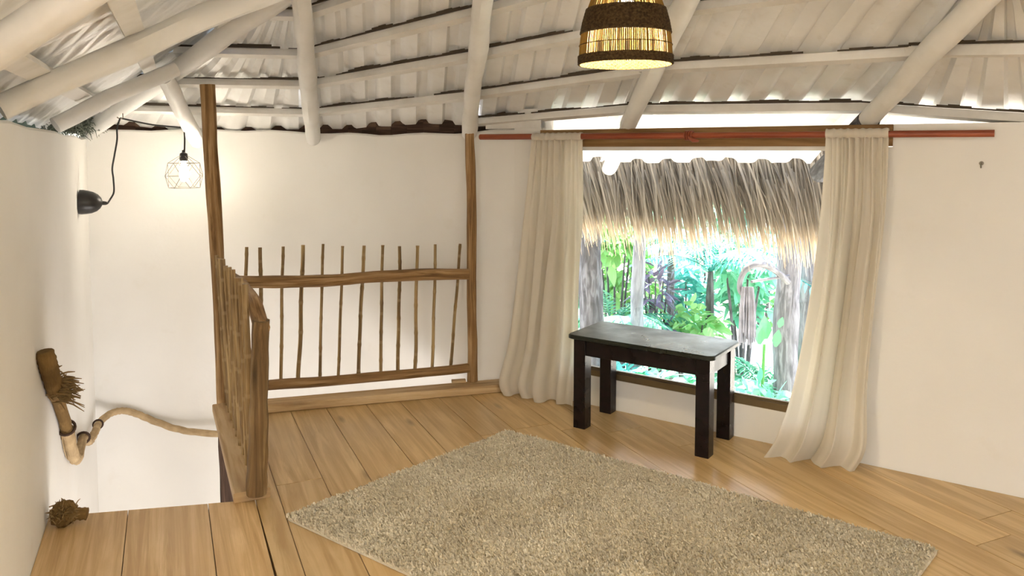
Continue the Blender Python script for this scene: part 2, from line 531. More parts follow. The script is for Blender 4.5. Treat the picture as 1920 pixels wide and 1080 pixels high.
m = MB(); wbox(m, -.36, 1.69, -TH + .01, .012, 1.615, 1.722)
m.build('lintel_beam', M['lintel'], wall_right)
m = MB(); wbox(m, -.80, -.36, -.05, .008, 1.735, 1.785)
m.build('wall_top_strip', M['purlin'], wall_right)
# return wall to the right of the frame
rp = [wp(2.45, 0, 0)[:2], (2.62, 1.5), (2.75, -2.2)]
wall_side = wall_strip('wall_side', rp, -2.6, lambda L: 1.72, .16, M['plaster'])

# wall behind the viewpoint, its unseen doorway at right added to let daylight in
m = MB(); m.prism([(-1.9, -2.2), (2.25, -2.2), (2.25, -2.04), (-1.9, -2.04)], -2.6, 2.7)
wf = m.build('wall_front', M['plaster']); wf['kind'] = 'structure'

# ---- window
win = empty('window_1', wp(.66, -.02, .2)); win['kind'] = 'structure'
m = MB(); wbox(m, WA0, WA1, -.075, -.004, .186, .224)
wbox(m, WA0, WA1, -.05, -.03, .224, .236)
m.build('sill_track', M['track'], win)
m = MB(); wbox(m, WA0, WA1, -.075, -.02, 1.592, 1.615); m.build('head_frame', M['white'], win)
for a in (WA0, WA1 - .035):
    m = MB(); wbox(m, a, a + .035, -.075, -.015, .224, 1.592); m.build('side_frame', M['white'], win)
m = MB(); wbox(m, WA0 + .035, WA1 - .035, -.044, -.038, .236, 1.592); m.build('glass_pane', M['glass'], win)

# ------------------------------------------------------------------ floor
floor_o = None
def clip(poly, p, n):
    out = []
    for i in range(len(poly)):
        a, b = poly[i], poly[(i + 1) % len(poly)]
        da = (a[0] - p[0]) * n[0] + (a[1] - p[1]) * n[1]; db = (b[0] - p[0]) * n[0] + (b[1] - p[1]) * n[1]
        if da >= 0: out.append(a)
        if da * db < 0:
            t = da / (da - db); out.append((a[0] + (b[0] - a[0]) * t, a[1] + (b[1] - a[1]) * t))
    return out
def shrink(poly, g):
    # convex CCW inset
    q = poly
    n = len(poly)
    for i in range(n):
        a, b = Vector(poly[i]), Vector(poly[(i + 1) % n]); t = (b - a)
        if t.length < 1e-6: continue
        t.normalize(); nn = Vector((-t.y, t.x))
        q = clip(q, a + nn * g, nn)
        if len(q) < 3: return []
    return q
def dedupe(poly):
    out = []
    for p in poly:
        if not out or (Vector(p) - Vector(out[-1])).length > 1e-4: out.append(p)
    if len(out) > 1 and (Vector(out[0]) - Vector(out[-1])).length < 1e-4: out.pop()
    return out

P_SP = (-1.175, 3.445)     # by the short post (corner of the stair opening)
P_LP = (-1.76, 4.72)       # by the tall left post
cornerR = wp(2.45, 0, 0)[:2]
left_zone = [(lw(2.35), 2.35), (-.685, 2.35), P_SP, (lw(3.285), 3.285)]
near_zone = [(-1.66, -2.0), (1.27, -2.0), (-.683, 2.349), (lw(2.35), 2.349), (-1.66, 1.8)]
right_zone = [P_SP, (P_SP[0] + 5.445 * .4482, -2.0), (2.75, -2.0), (2.62, 1.5), cornerR, wp(-.57, 0, 0)[:2], (-.20, 5.13), P_LP]
sub = MB()
sub.prism([(-1.66, -2.0), (2.75, -2.0), (2.62, 1.5), cornerR, wp(-.57, 0, 0)[:2], (-.20, 5.12), (-1.755, 4.715), P_SP, (lw(3.285), 3.285), (lw(2.35), 2.35), (-1.66, 1.8)], -.14, -.030)
floor_o = sub.build('floor', M['earth']); floor_o['kind'] = 'structure'

def board(poly, mat, i):
    poly = dedupe(poly)
    if len(poly) < 3: return
    poly = dedupe(shrink(poly, .0017))
    if len(poly) < 3: return
    ar = .5 * sum(poly[k][0] * poly[(k + 1) % len(poly)][1] - poly[(k + 1) % len(poly)][0] * poly[k][1] for k in range(len(poly)))
    if ar < .004: return
    m = MB(); m.prism(poly, -.03, random.uniform(-.0012, .0), (BD.x, BD.y))
    m.build('plank', mat, floor_o)

def strip(zone, l0, l1, cuts, mat):
    o = Vector((0, 0))
    s = clip(zone, BN * l0, BN); s = clip(s, BN * l1, -BN)
    if len(s) < 3: return
    ks = [-9] + cuts + [9]
    for i in range(len(ks) - 1):
        q = clip(s, BD * ks[i], BD); q = clip(q, BD * ks[i + 1], -BD)
        board(q, mat, i)
# lateral positions (metres across the boards) of the seams
lat = lambda p: Vector(p).dot(BN)
wide = [-.92, -.60, lat((-1.702, 3.334)), lat((-1.374, 3.401)), lat((-1.098, 3.55)) - .0]
ls = lat(P_SP)
for a, b in zip([-1.3] + wide[:-1], wide[:-1] + [ls]):
    strip(left_zone, a, b, [], M['floor_worn'])
for a, b in zip([-2.4, -1.8, -1.3] + wide[:-1], [-1.8, -1.3] + wide[:-1] + [ls]):
    strip(near_zone, a, b, [], M['floor_worn'])
zs = [ls, ls + .105]
while zs[-1] < 4.2: zs.append(zs[-1] + random.choice([.19, .22, .25, .21, .24]))
for i, (a, b) in enumerate(zip(zs[:-1], zs[1:])):
    cuts = [] if i == 0 else [random.Random(i * 5).uniform(1.6, 2.9)] + ([random.Random(i * 7 + 1).uniform(-.2, .9)] if i > 4 else []) + [random.Random(i * 3 + 2).uniform(3.3, 4.0)]
    cuts = sorted(cuts)
    strip(right_zone, a, b, cuts, M['floor'])
# lower storey floor under the stair opening
m = MB(); m.prism([(-3.2, -2.2), (2.9, -2.2), (2.9, 3.5), (.2, 5.4), (-1.5, 5.9), (-3.2, 5.9)], -2.75, -2.6)
lf = m.build('floor', M['plaster']); lf['kind'] = 'structure'

# beams round the stair opening
m = MB()
A_, B_ = Vector((-1.478, 4.595)), Vector((.02, 5.03))
m2 = []
sd = (B_ - A_).normalized(); sn = Vector((-sd.y, sd.x))
p0 = A_ - sd * .18 + sn * .07; p1 = B_ + sd * .0 + sn * .07
m.beam((p0.x, p0.y, .026), (p1.x, p1.y, .026), .135, .052, chamfer=.006)
trim1 = m.build('trim_1', M['beam']); trim1['kind'] = 'structure'
m = MB()
q0 = Vector((-1.185, 3.435)); q1 = Vector((-1.755, 4.66))
qd = (q1 - q0).normalized(); 
m.beam((q0.x, q0.y, .024), (q1.x, q1.y, .024), .16, .046, chamfer=.005)
trim2 = m.build('trim_2', M['beam']); trim2['kind'] = 'structure'

# ------------------------------------------------------------------ roof
RAF = {'hip': (Vector((-2.932, 5.4, 1.729)), Vector((.789, -.614, .300))),
       'R1': (Vector((-1.432, 5.6, 1.714)), Vector((.218, -.976, .360))),
       'R2': (Vector((-.283, 5.15, 1.740)), Vector((.096, -.995, .361))),
       'R3': (Vector((.701, 4.68, 1.744)), Vector((.025, -1.0, .359))),
       'R4': (Vector((1.804, 3.95, 1.748)), Vector((-.085, -.996, .360))),
       'R5': (Vector((2.42, 3.36, 1.665)), Vector((-.70, -.71, .350)))}
def rf(k, u, dz=0): e, d = RAF[k]; p = e + d * u; return Vector((p.x, p.y, p.z + dz))
ceil = empty('ceiling', (0, 3.5, 2.3)); ceil['kind'] = 'structure'

def pole(pts, rad, name='rafter', mat=None, seed=1.0, wob=.14):
    m = MB(); P = [Vector(p) for p in pts]
    # resample with a slight natural bend
    out = []; rr = []
    for i in range(len(P) - 1):
        n = max(2, int((P[i + 1] - P[i]).length / .09))
        for k in range(n + (1 if i == len(P) - 2 else 0)):
            t = k / n; p = P[i].lerp(P[i + 1], t)
            j = Vector((noise.noise(p * 2.2 + Vector((seed, 0, 0))), noise.noise(p * 2.2 + Vector((0, seed, 3))), noise.noise(p * 2.2 + Vector((5, 2, seed))))) * .012
            out.append(p + j)
            r = rad if not hasattr(rad, '__len__') else rad[i] + (rad[i + 1] - rad[i]) * t
            rr.append(r * (1 + .07 * noise.noise(p * 3.7 + Vector((seed * 3, 1, 2)))))
    m.tube(out, rr, 14, wob, True, seed=seed)
    return m.build(name, mat or M['pole'], ceil, True)

# far rafters; the thinner end stands on the wall
pole([rf('hip', -.05), rf('hip', 1.2), rf('hip', 2.32)], [.055, .057, .060], seed=1.2)
pole([rf('R1', -.04, -.03), rf('R1', .5, -.005), rf('R1', 1.3), rf('R1', 3.0)], [.050, .055, .050, .05], seed=2.3)
pole([rf('R2', -.03, -.02), rf('R2', .9), rf('R2', 3.0)], [.050, .050, .052], seed=3.1)
pole([rf('R3', .0), rf('R3', 1.0), rf('R3', 3.0)], [.050, .052, .054], seed=4.7)
pole([rf('R3', -.72, -.02), rf('R3', -.03, -.01)], [.052, .052], 'rafter_tail', seed=4.2)
pole([rf('R4', .02), rf('R4', 1.0), rf('R4', 3.0)], [.050, .052, .054], seed=5.5)
pole([rf('R4', -.75, -.02), rf('R4', .03, -.01)], [.058, .058], 'rafter_tail', M['trunk_dark'], seed=5.1)
pole([(-2.235, 5.50, 1.655), (-1.97, 4.42, 2.015)], [.052, .048], seed=6.6)
# jack rafters over the left wall
pole([(-2.285, 3.868, 1.727), (-1.86, 4.31, 2.045)], [.042, .040], seed=7.1)
pole([(-1.790, 2.72, 1.742), (-1.292, 3.16, 2.109), (-1.0, 3.42, 2.30)], [.048, .053, .053], seed=8.4)
pole([(-1.52, 1.917, 1.69), (-1.203, 1.836, 1.847), (-.83, 1.74, 2.03), (-.45, 1.645, 2.218)], [.045, .046, .046, .046], seed=9.9)

def purlin(p0, p1, w=.05, h=.042, up=(0, 0, 1)):
    m = MB(); p0 = Vector(p0); p1 = Vector(p1); d = (p1 - p0).normalized()
    m.beam(p0 - d * .03, p1 + d * .03, w, h, up)
    o = m.build('purlin', M['purlin'], ceil)
    # dark strip painting shade and dirt in the batten-to-sheet gap, uphill side
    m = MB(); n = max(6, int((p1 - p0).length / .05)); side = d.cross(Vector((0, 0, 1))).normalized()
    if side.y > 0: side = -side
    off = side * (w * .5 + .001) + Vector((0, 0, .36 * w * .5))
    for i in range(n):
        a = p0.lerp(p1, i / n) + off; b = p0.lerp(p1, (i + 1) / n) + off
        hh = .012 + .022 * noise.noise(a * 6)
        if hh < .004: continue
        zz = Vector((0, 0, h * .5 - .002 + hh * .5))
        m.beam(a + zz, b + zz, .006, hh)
    m.build('gap_shade_strip', M['gap_shade_dirt'], ceil)
    return o
PZ = .088
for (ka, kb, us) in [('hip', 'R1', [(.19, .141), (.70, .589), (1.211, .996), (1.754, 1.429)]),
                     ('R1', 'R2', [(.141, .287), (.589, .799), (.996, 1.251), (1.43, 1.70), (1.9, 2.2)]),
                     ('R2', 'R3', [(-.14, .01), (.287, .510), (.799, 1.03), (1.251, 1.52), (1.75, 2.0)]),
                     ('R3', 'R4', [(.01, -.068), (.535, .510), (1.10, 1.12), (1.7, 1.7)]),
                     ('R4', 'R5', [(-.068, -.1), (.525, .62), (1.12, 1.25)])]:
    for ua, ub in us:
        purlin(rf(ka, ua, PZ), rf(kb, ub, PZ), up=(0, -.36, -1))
# left slope: purlins run along the wall
LC = Vector((-2.93, 5.4, 1.73)); LN = Vector((.92, .391)); LD = Vector((.391, -.92))
def lp(n, d, off=0):
    p = Vector((LC.x, LC.y)) + LN * n + LD * d
    return Vector((p.x, p.y, LC.z + .6 * n + off))
for n, d0, d1 in [(.42, .75, 6.5), (.115, .25, 6.5), (.80, 1.45, 6.5)]:
    m = MB(); m.beam(lp(n, d0, .075), lp(n, d1, .075), .075, .03, up=(-.5, -.2, 1))
    m.build('purlin', M['purlin'], ceil)

def prof(x, pitch=.2):
    """trapezoid rib profile"""
    t = (x / pitch) % 1.0
    if t < .5: return 0.0
    if t < .6: return (t - .5) / .1
    if t < .9: return 1.0
    return (1 - t) / .1
def sheet_between(fa, fb, rows, v0, v1, width, dz, seed, drop=False):
    m = MB(); nv = max(8, int(width * (v1 - v0) / .02))
    def fn(i, j):
        v = v0 + (v1 - v0) * j
        r = rows[0] + (rows[1] - rows[0]) * i
        a, b = fa(r), fb(r); p = a.lerp(b, v)
        if drop: dz_ = dz - .045 * min(1, max(0, (.12 - r) / .2))
        else: dz_ = dz
        h = .030 * prof(v * width + seed)
        c = noise.noise(Vector((p.x * 3.1 + seed, p.y * 3.1, 1.7))) * .016 + noise.noise(Vector((p.x * 9 + seed, p.y * 9, 4.0))) * .008
        return (p.x, p.y, p.z + dz_ + h + c)
    m.grid(fn, 34, nv)
    o = m.build('roof_sheet', M['sheet'], ceil, True)
    return o
SZ = .134
def facet(ka, kb, sa, r0, r1, width, parts, k0=0.0, k1=0.0):
    fa = lambda r: rf(ka, r * sa); fb = lambda r: rf(kb, r)
    for i in range(parts):
        v0, v1 = i / parts, (i + 1) / parts
        sheet_between(fa, fb, (r0, r1), v0 - .02, v1 + .02, width, SZ + .003 * (i % 2) + k0, width, ka in ('hip', 'R1'))
facet('hip', 'R1', 1.30, -.75, 1.80, 1.6, 2)
facet('R1', 'R2', 1.0, -.98, 3.0, 1.25, 2)
facet('R2', 'R3', 1.0, -1.02, 3.0, 1.10, 1)
facet('R3', 'R4', 1.0, -1.04, 3.0, 1.30, 2)
facet('R4', 'R5', 1.0, -.75, 3.0, 1.0, 1)
# left slope sheets
for k, (d0, d1) in enumerate([(0, .25), (.25, .5), (.5, .75), (.75, 1.0)]):
    m = MB()
    def fn(i, j):
        n = -.55 + 1.70 * i
        s0 = 1.80 * n
        v = d0 + (d1 - d0) * j
        d = s0 + (7.8 - s0) * v
        p = lp(n, d, SZ)
        return (p.x, p.y, p.z + .020 * prof(d, .30) + noise.noise(Vector((p.x * 2, p.y * 2, 9))) * .008)
    m.grid(fn, 20, 90)
    m.build('roof_sheet', M['sheet'], ceil, True)
# matted palm fibre stuffed into the corner over the left wall
m = MB(); rr = random.Random(31)
for k in range(900):
    o0 = Vector((-2.955 + rr.gauss(.02, .05), 5.18 + rr.gauss(0, .17), 1.755 + rr.gauss(.0, .028)))
    d = Vector((rr.gauss(0, 1), rr.gauss(0, 1), rr.gauss(0, .5))).normalized() * rr.uniform(.03, .065)
    m.tube([o0, o0 + d * .5 + Vector((0, 0, .012)), o0 + d], [.0035, .003, .0015], 4, 0, False)
fz = m.build('fibre_packing', M['fibre'], ceil, True); fz['kind'] = 'stuff'
def ruled(la, lb, name='roof_sheet', mat=None, dz=SZ):
    m = MB(); n = len(la)
    m.grid(lambda i, j: Vector(la[round(i * (n - 1))]).lerp(Vector(lb[round(i * (n - 1))]), j) + Vector((0, 0, dz)), n - 1, 6)
    return m.build(name, mat or M['sheet'], ceil, True)
# closing sheets above and behind the picture
ruled([lp(1.15, 2.07), lp(1.15, 3.6), lp(1.15, 5.6), lp(1.15, 7.8)], [rf('R1', 1.75), rf('R1', 3.0), Vector((-.5, 1.0, 2.8)), Vector((-.5, -1.8, 2.6))])
ruled([rf('R1', 3.0), rf('R2', 3.0), rf('R3', 3.0), rf('R4', 3.0), rf('R5', 3.0)],
      [Vector((-.5, -1.8, 2.6)), Vector((0, -1.8, 2.5)), Vector((.5, -1.8, 2.5)), Vector((1.1, -1.8, 2.45)), Vector((1.6, -1.8, 2.3))])
ruled([rf('R5', -.6), rf('R5', 1.0), rf('R5', 2.0), rf('R5', 3.0)], [Vector((3.3, -1.8, 1.55)), Vector((2.6, -1.8, 1.85)), Vector((2.1, -1.8, 2.1)), Vector((1.6, -1.8, 2.3))])

# ------------------------------------------------------------------ stair railings
def wobble_line(p0, p1, n, amp, seed):
    p0 = Vector(p0); p1 = Vector(p1); out = []
    for i in range(n + 1):
        t = i / n; p = p0.lerp(p1, t)
        e = sin(pi * min(1, t * 1.2)) if n > 2 else 1
        out.append(p + Vector((noise.noise(Vector((t * 2.3, seed, 0))), noise.noise(Vector((t * 2.3, seed, 7))), noise.noise(Vector((t * 2.3, seed, 13))))) * amp)
    return out
def log(p0, p1, r0, r1, name, parent, mat='log', amp=.012, seed=1.0, n=24, seg=14, wob=.12):
    pts = wobble_line(p0, p1, n, amp, seed)
    rad = [r0 + (r1 - r0) * i / n + (r0 * .10) * noise.noise(Vector((i * .35, seed, 3))) for i in range(n + 1)]
    m = MB(); m.tube(pts, rad, seg, wob, True, seed=seed)
    return m.build(name, M[mat], parent, True)
def cane(p0, p1, r, name, parent, seed, amp=.011):
    n = 40; pts = wobble_line(p0, p1, n, amp, seed); L = (Vector(p1) - Vector(p0)).length
    rad = []
    for i in range(n + 1):
        s = (i / n * L + seed * .37) % .19
        rad.append(r * (1.0 + (.16 if s < L / n * .9 else 0)) * (1 - .12 * i / n))
    m = MB(); m.tube(pts, rad, 8, .04, True, seed=seed)
    return m.build(name, M['bamboo'], parent, True)

ra = tag(empty('stair_railing', (-1.0, 4.9, .05)), 'rustic log railing with twelve thin cane balusters between two tall bare posts', 'railing')
log((-1.845, 4.72, 1.99), (-1.790, 4.72, .0), .043, .040, 'post', ra, amp=.010, seed=2.2)
log((-1.790, 4.72, .02), (-1.775, 4.74, -1.6), .040, .055, 'post_foot', ra, 'darkpost', amp=.006, seed=2.9)  # same post below the floor, its shade painted as darker wood
log((-.270, 5.075, 1.72), (-.262, 5.085, .052), .031, .034, 'post', ra, amp=.014, seed=4.4)
tr0, tr1 = Vector((-1.80, 4.745, .775)), Vector((-.285, 5.055, .776))
pts = []
n = 30
for i in range(n + 1):
    t = i / n; p = tr0.lerp(tr1, t)
    p.z += .009 * sin(t * 2 * pi * 1.05 + 2.6) + .006 * noise.noise(Vector((t * 6, 1, 1)))
    pts.append(p)
m = MB(); m.tube(pts, [.040 - .004 * i / n + .004 * noise.noise(Vector((i * .4, 5, 5))) for i in range(n + 1)], 14, .1, seed=1.7)
m.build('top_rail', M['log'], ra, True)
b0, b1 = Vector((-1.80, 4.76, .106)), Vector((-.285, 5.075, .146))
pts = []
for i in range(n + 1):
    t = i / n; p = b0.lerp(b1, t); p.z += -.010 * sin(t * pi) + .004 * noise.noise(Vector((t * 6, 4, 1)))
    pts.append(p)
m = MB(); m.tube(pts, [.033 - .002 * i / n for i in range(n + 1)], 14, .1, seed=3.7)
m.build('bottom_rail', M['log'], ra, True)
#   top px x, bottom px x of each cane -> plan x on the railing line
canes = [(457, 462, 466, .0125), (485, 493, 466, .0140), (527, 530, 463, .0112), (565, 563.5, 462, .0140), (602, 601, 461, .0102), (640, 637, 462, .0102),
         (679, 675, 463, .0125), (715, 716, 463, .0112), (748, 748, 463, .0122), (782, 779, 464, .0120), (815, 811, 461, .0108), (862, 846, 461, .0108)]
for i, (xt, xb, yt, r) in enumerate(canes):
    Yd = 4.79 + (xt - 450) / 430 * .30 + .055
    top = Vector(((xt - 960) / 1450 * Yd * .997, Yd, 1.6 - (yt - 281.5) / 1450 * Yd))
    Yb = 4.79 + (xb - 450) / 430 * .30 + .03
    bot = Vector(((xb - 960) / 1450 * Yb * 1.025, Yb, .122 + .02 * (xb - 500) / 380))
    cane(bot, top, r, 'baluster', ra, i * 1.31 + .4)
# little packing block under the bottom rail
m = MB(); m.beam((-.40, 5.055, .058), (-.31, 5.075, .058), .04, .02); m.build('packing_block', M['beam'], ra)

rb = tag(empty('stair_railing', (-1.3, 3.9, .047)), 'short log newel post and close-set cane railing along the stair opening', 'railing')
log((-1.170, 3.445, .03), (-1.128, 3.435, .835), .046, .038, 'post', rb, 'newel', amp=.006, seed=7.7, wob=.16)
pts = [Vector((-1.118, 3.42, .80)), Vector((-1.165, 3.52, .815)), Vector((-1.23, 3.66, .86)), Vector((-1.34, 3.90, .855)), Vector((-1.52, 4.3, .845)), Vector((-1.775, 4.74, .835))]
pp = []
for i in range(len(pts) - 1):
    for k in range(6): pp.append(pts[i].lerp(pts[i + 1], k / 6))
pp.append(pts[-1])
for _ in range(3): pp = [pp[0]] + [(pp[i - 1] + pp[i] * 2 + pp[i + 1]) / 4 for i in range(1, len(pp) - 1)] + [pp[-1]]
m = MB(); m.tube(pp, [.036] * len(pp), 14, .1, seed=5.7)
m.build('handrail', M['log'], rb, True)
nb = 9
for i in range(nb):
    t = i / (nb - 1)
    x0, y0 = -1.238 + t * (-1.725 + 1.238), 3.60 + t * (4.62 - 3.60)
    lean = -.020 - .035 * t
    cane((x0 - .005, y0, .047), (x0 + lean, y0 + .01, .965 + .012 * sin(i * 2.3)), .0172 - .001 * (i % 3), 'baluster', rb, 20 + i * .83, .005)

# ------------------------------------------------------------------ table
tb = tag(empty('table', wp(.53, .21, 0)), 'small dark espresso wooden table standing in front of the window', 'table')
def tbeam(name, a0, a1, b0, b1, z0, z1, mat, ch=.003):
    m = MB()
    ca, cb = (a0 + a1) / 2, (b0 + b1) / 2
    if z1 - z0 > max(a1 - a0, b1 - b0):
        m.beam(wp(ca, cb, z0), wp(ca, cb, z1), a1 - a0, b1 - b0, up=(N.x, N.y, 0), chamfer=ch)
    elif a1 - a0 > b1 - b0:
        m.beam(wp(a0, cb, (z0 + z1) / 2), wp(a1, cb, (z0 + z1) / 2), b1 - b0, z1 - z0, chamfer=ch)
    else:
        m.beam(wp(ca, b0, (z0 + z1) / 2), wp(ca, b1, (z0 + z1) / 2), a1 - a0, z1 - z0, chamfer=ch)
    return m.build(name, M[mat], tb, True)
TA0, TA1, TB0, TB1, LW = .122, .930, .012, .402, .075
for a in (TA0, TA1 - LW):
    for b in (TB0, TB1 - LW):
        tbeam('leg', a, a + LW, b, b + LW, 0, .520, 'table')
tbeam('apron', TA0 + LW, TA1 - LW, TB1 - .040, TB1 - .012, .425, .518, 'table')
tbeam('apron', TA0 + LW, TA1 - LW, TB0 + .012, TB0 + .040, .425, .518, 'table')
tbeam('apron', TA0 + .012, TA0 + .040, TB0 + LW, TB1 - LW, .425, .518, 'table')
tbeam('apron', TA1 - .040, TA1 - .012, TB0 + LW, TB1 - LW, .425, .518, 'table')
def rounded(a0, a1, b0, b1, r, n=5):
    out = []
    for cx, cy, st in ((a1 - r, b1 - r, 0), (a0 + r, b1 - r, 90), (a0 + r, b0 + r, 180), (a1 - r, b0 + r, 270)):
        for k in range(n + 1):
            an = radians(st + 90 * k / n); out.append((cx + r * cos(an), cy + r * sin(an)))
    return out
m = MB()
levels = [(.520, .006), (.524, .0), (.540, .0), (.546, .005)]
rings = []
for z, ins in levels:
    q = rounded(TA0 - .030 + ins, TA1 + .030 - ins, TB0 - .0 + ins, TB1 + .030 - ins, .035)
    base = len(m.v); rings.append(base)
    for a, b in q: m.v.append(wp(a, b, z))
nq = len(q)
for i in range(len(rings) - 1):
    for k in range(nq):
        k2 = (k + 1) % nq
        m.face([rings[i] + k2, rings[i] + k, rings[i + 1] + k, rings[i + 1] + k2])
m.face([rings[-1] + nq - 1 - k for k in range(nq)], [(q[nq - 1 - k][0], q[nq - 1 - k][1]) for k in range(nq)])
m.face([rings[0] + k for k in range(nq)], [(q[k][0], q[k][1]) for k in range(nq)])
m.build('tabletop', M['tabletop'], tb, True)

# ------------------------------------------------------------------ rug
rug = tag(empty('rug', (.35, 3.2, 0)), 'large beige shaggy pile rug lying askew on the pine floor', 'rug')
rc = [Vector((-.985, 3.258)), Vector((-.02, 4.285)), Vector((1.700, 2.985)), Vector((.735, 1.958))]
def rpt(s, t):      # s along the left-top edge, t towards the right
    return (rc[0].lerp(rc[1], s)).lerp(rc[3].lerp(rc[2], s), t)
m = MB()
poly = []
for i, c in enumerate(rc):
    a, b = rc[i - 1], rc[(i + 1) % 4]; r = .035
    da, db = (a - c).normalized(), (b - c).normalized()
    for k in range(5):
        u = k / 4; poly.append(tuple((c + da * r * (1 - u)).lerp(c + db * r * u, .5 if False else u) * .5 + (c + da * r * (1 - u) ** 2 + db * r * u ** 2) * .5))
poly = poly if sum(poly[k][0] * poly[(k + 1) % len(poly)][1] - poly[(k + 1) % len(poly)][0] * poly[k][1] for k in range(len(poly))) > 0 else poly[::-1]
m.prism(poly, .0005, .010)
m.build('backing', M['rug'], rug)
m = MB()
rr = random.Random(3)
V, F = [], []
n = 0
while n < 120000:
    s, t = rr.random(), rr.random()
    if min(s, 1 - s) * 1.4 + min(t, 1 - t) * 2.1 < .016: continue
    p = rpt(s, t)
    if p.y < 2.0: 
        if rr.random() < .6: n += 1; continue
    a = rr.uniform(0, 2 * pi); h = rr.uniform(.009, .017) * (1 + .35 * noise.noise(Vector((p.x * 5, p.y * 5, 0))))
    w = rr.uniform(.0028, .0048); l = rr.uniform(.003, .012); la = rr.gauss(3.9, .9)
    c, s_ = cos(a) * w, sin(a) * w
    b = len(V)
    V += [(p.x - c, p.y - s_, .008), (p.x + c, p.y + s_, .008), (p.x + c * .7 + cos(la) * l, p.y + s_ * .7 + sin(la) * l, .008 + h), (p.x - c * .7 + cos(la) * l, p.y - s_ * .7 + sin(la) * l, .008 + h)]
    F.append((b, b + 1, b + 2, b + 3))
    n += 1
me = bpy.data.meshes.new('pile'); me.from_pydata(V, [], F); me.materials.append(M['rug'])
po = bpy.data.objects.new('pile', me); COL.objects.link(po); po.parent = rug; po.matrix_parent_inverse = Matrix.Translation(-rug.location)
po['kind'] = 'stuff'

# ------------------------------------------------------------------ curtain rod and curtains
rod = tag(empty('curtain_rod', wp(.66, .085, 1.676)), 'red-brown wooden curtain rod across the top of the window', 'curtain rod')
m = MB(); m.tube([wp(-.786 + i * .2903, .085, 1.681 - .0010 * i) for i in range(6)], .0185, 16, 0, True); m.build('rod', M['rod'], rod, True)
m = MB(); m.tube([wp(.665 + i * .2904, .088, 1.676 - .0010 * i) for i in range(6)], .0165, 16, 0, True); m.build('rod', M['rod'], rod, True)
m = MB()
for k in range(4):
    c = wp(.655 + .012 * k, .086, 1.676)
    pts = [Vector(c) + Vector((0, 0, 0)) + Vector((-N.x * .023 * cos(t), -N.y * .023 * cos(t), .023 * sin(t))) for t in [i * 2 * pi / 16 for i in range(17)]]
    m.tube(pts, .0055, 6, 0, False)
m.tube([wp(.68, .11, 1.665), wp(.71, .118, 1.65), wp(.74, .115, 1.645)], [.008, .013, .006], 8, .2)
m.build('tie_knot', M['rod'], rod, True)

def curtain(label, tops, lefts, rights, folds, seed, group=None):
    """lefts/rights: control rows (t, a, b, z) from top to hem"""
    m = MB(); NU, NV = 150, 70
    def ev(rows, t):
        for i in range(len(rows) - 1):
            if t <= rows[i + 1][0] + 1e-9:
                q = (t - rows[i][0]) / (rows[i + 1][0] - rows[i][0])
                # smooth Catmull-Rom in each component
                p0 = rows[max(i - 1, 0)]; p1 = rows[i]; p2 = rows[i + 1]; p3 = rows[min(i + 2, len(rows) - 1)]
                return [.5 * (2 * p1[k] + (p2[k] - p0[k]) * q + (2 * p0[k] - 5 * p1[k] + 4 * p2[k] - p3[k]) * q * q + (-p0[k] + 3 * p1[k] - 3 * p2[k] + p3[k]) * q ** 3) for k in (1, 2, 3)]
        return list(rows[-1][1:])
    def fn(i, j):
        t = i; s = j
        l, r = ev(lefts, t), ev(rights, t)
        a = l[0] + (r[0] - l[0]) * s; b = l[1] + (r[1] - l[1]) * s; z = l[2] + (r[2] - l[2]) * s
        big = 0
        for (nf, amp, ph, t0) in folds:
            w = min(1, max(0, (t - t0) / .35)) if t0 >= 0 else max(.0, 1 + t / t0)
            x = s + .035 * sin(t * 4 + nf) * (1 - t) + .06 * noise.noise(Vector((s * 2.2, t * 1.3, seed)))
            v = sin(2 * pi * nf * x + ph + .5 * noise.noise(Vector((s * 2.0, t * 1.6, seed + nf))))
            v = v * abs(v) ** -.25 if abs(v) > 1e-4 else v
            big += amp * w * v
        e = min(1, 6 * s) * min(1, 6 * (1 - s))
        b2 = b + big * (.45 + .55 * e)
        a2 = a + .5 * big * cos(2 * pi * folds[0][0] * s + seed) * .6
        b2 = max(b2, .022)
        z2 = z + (.006 * noise.noise(Vector((s * 9, t * 3, seed))) if t > .97 else 0)
        return wp(a2, b2, max(z2, .004))
    m.grid(fn, NV, NU, uvfn=lambda i, j: (j * 1.2, i * 1.7))
    o = m.build('curtain', M['curtain'], None, 'all', loc=tops)
    # header tunnel round the rod
    l, r = lefts[0], rights[0]
    h = MB()
    nn = 60
    def hd(i, j):
        an = -pi * .75 + i * 1.6 * pi
        a = l[1] + (r[1] - l[1]) * j
        rr_ = .0245 + .0018 * sin(2 * pi * folds[-1][0] * .6 * j + seed) + .002 * noise.noise(Vector((j * 20, 1, seed)))
        return wp(a, .086 + rr_ * cos(an + pi / 2 - .2), 1.677 + rr_ * sin(an + pi / 2 - .2))
    h.grid(hd, 14, 120, uvfn=lambda i, j: (j * 1.2, i * .1))
    h.build('header', M['curtain'], o, 'all')
    return tag(o, label, 'curtain')

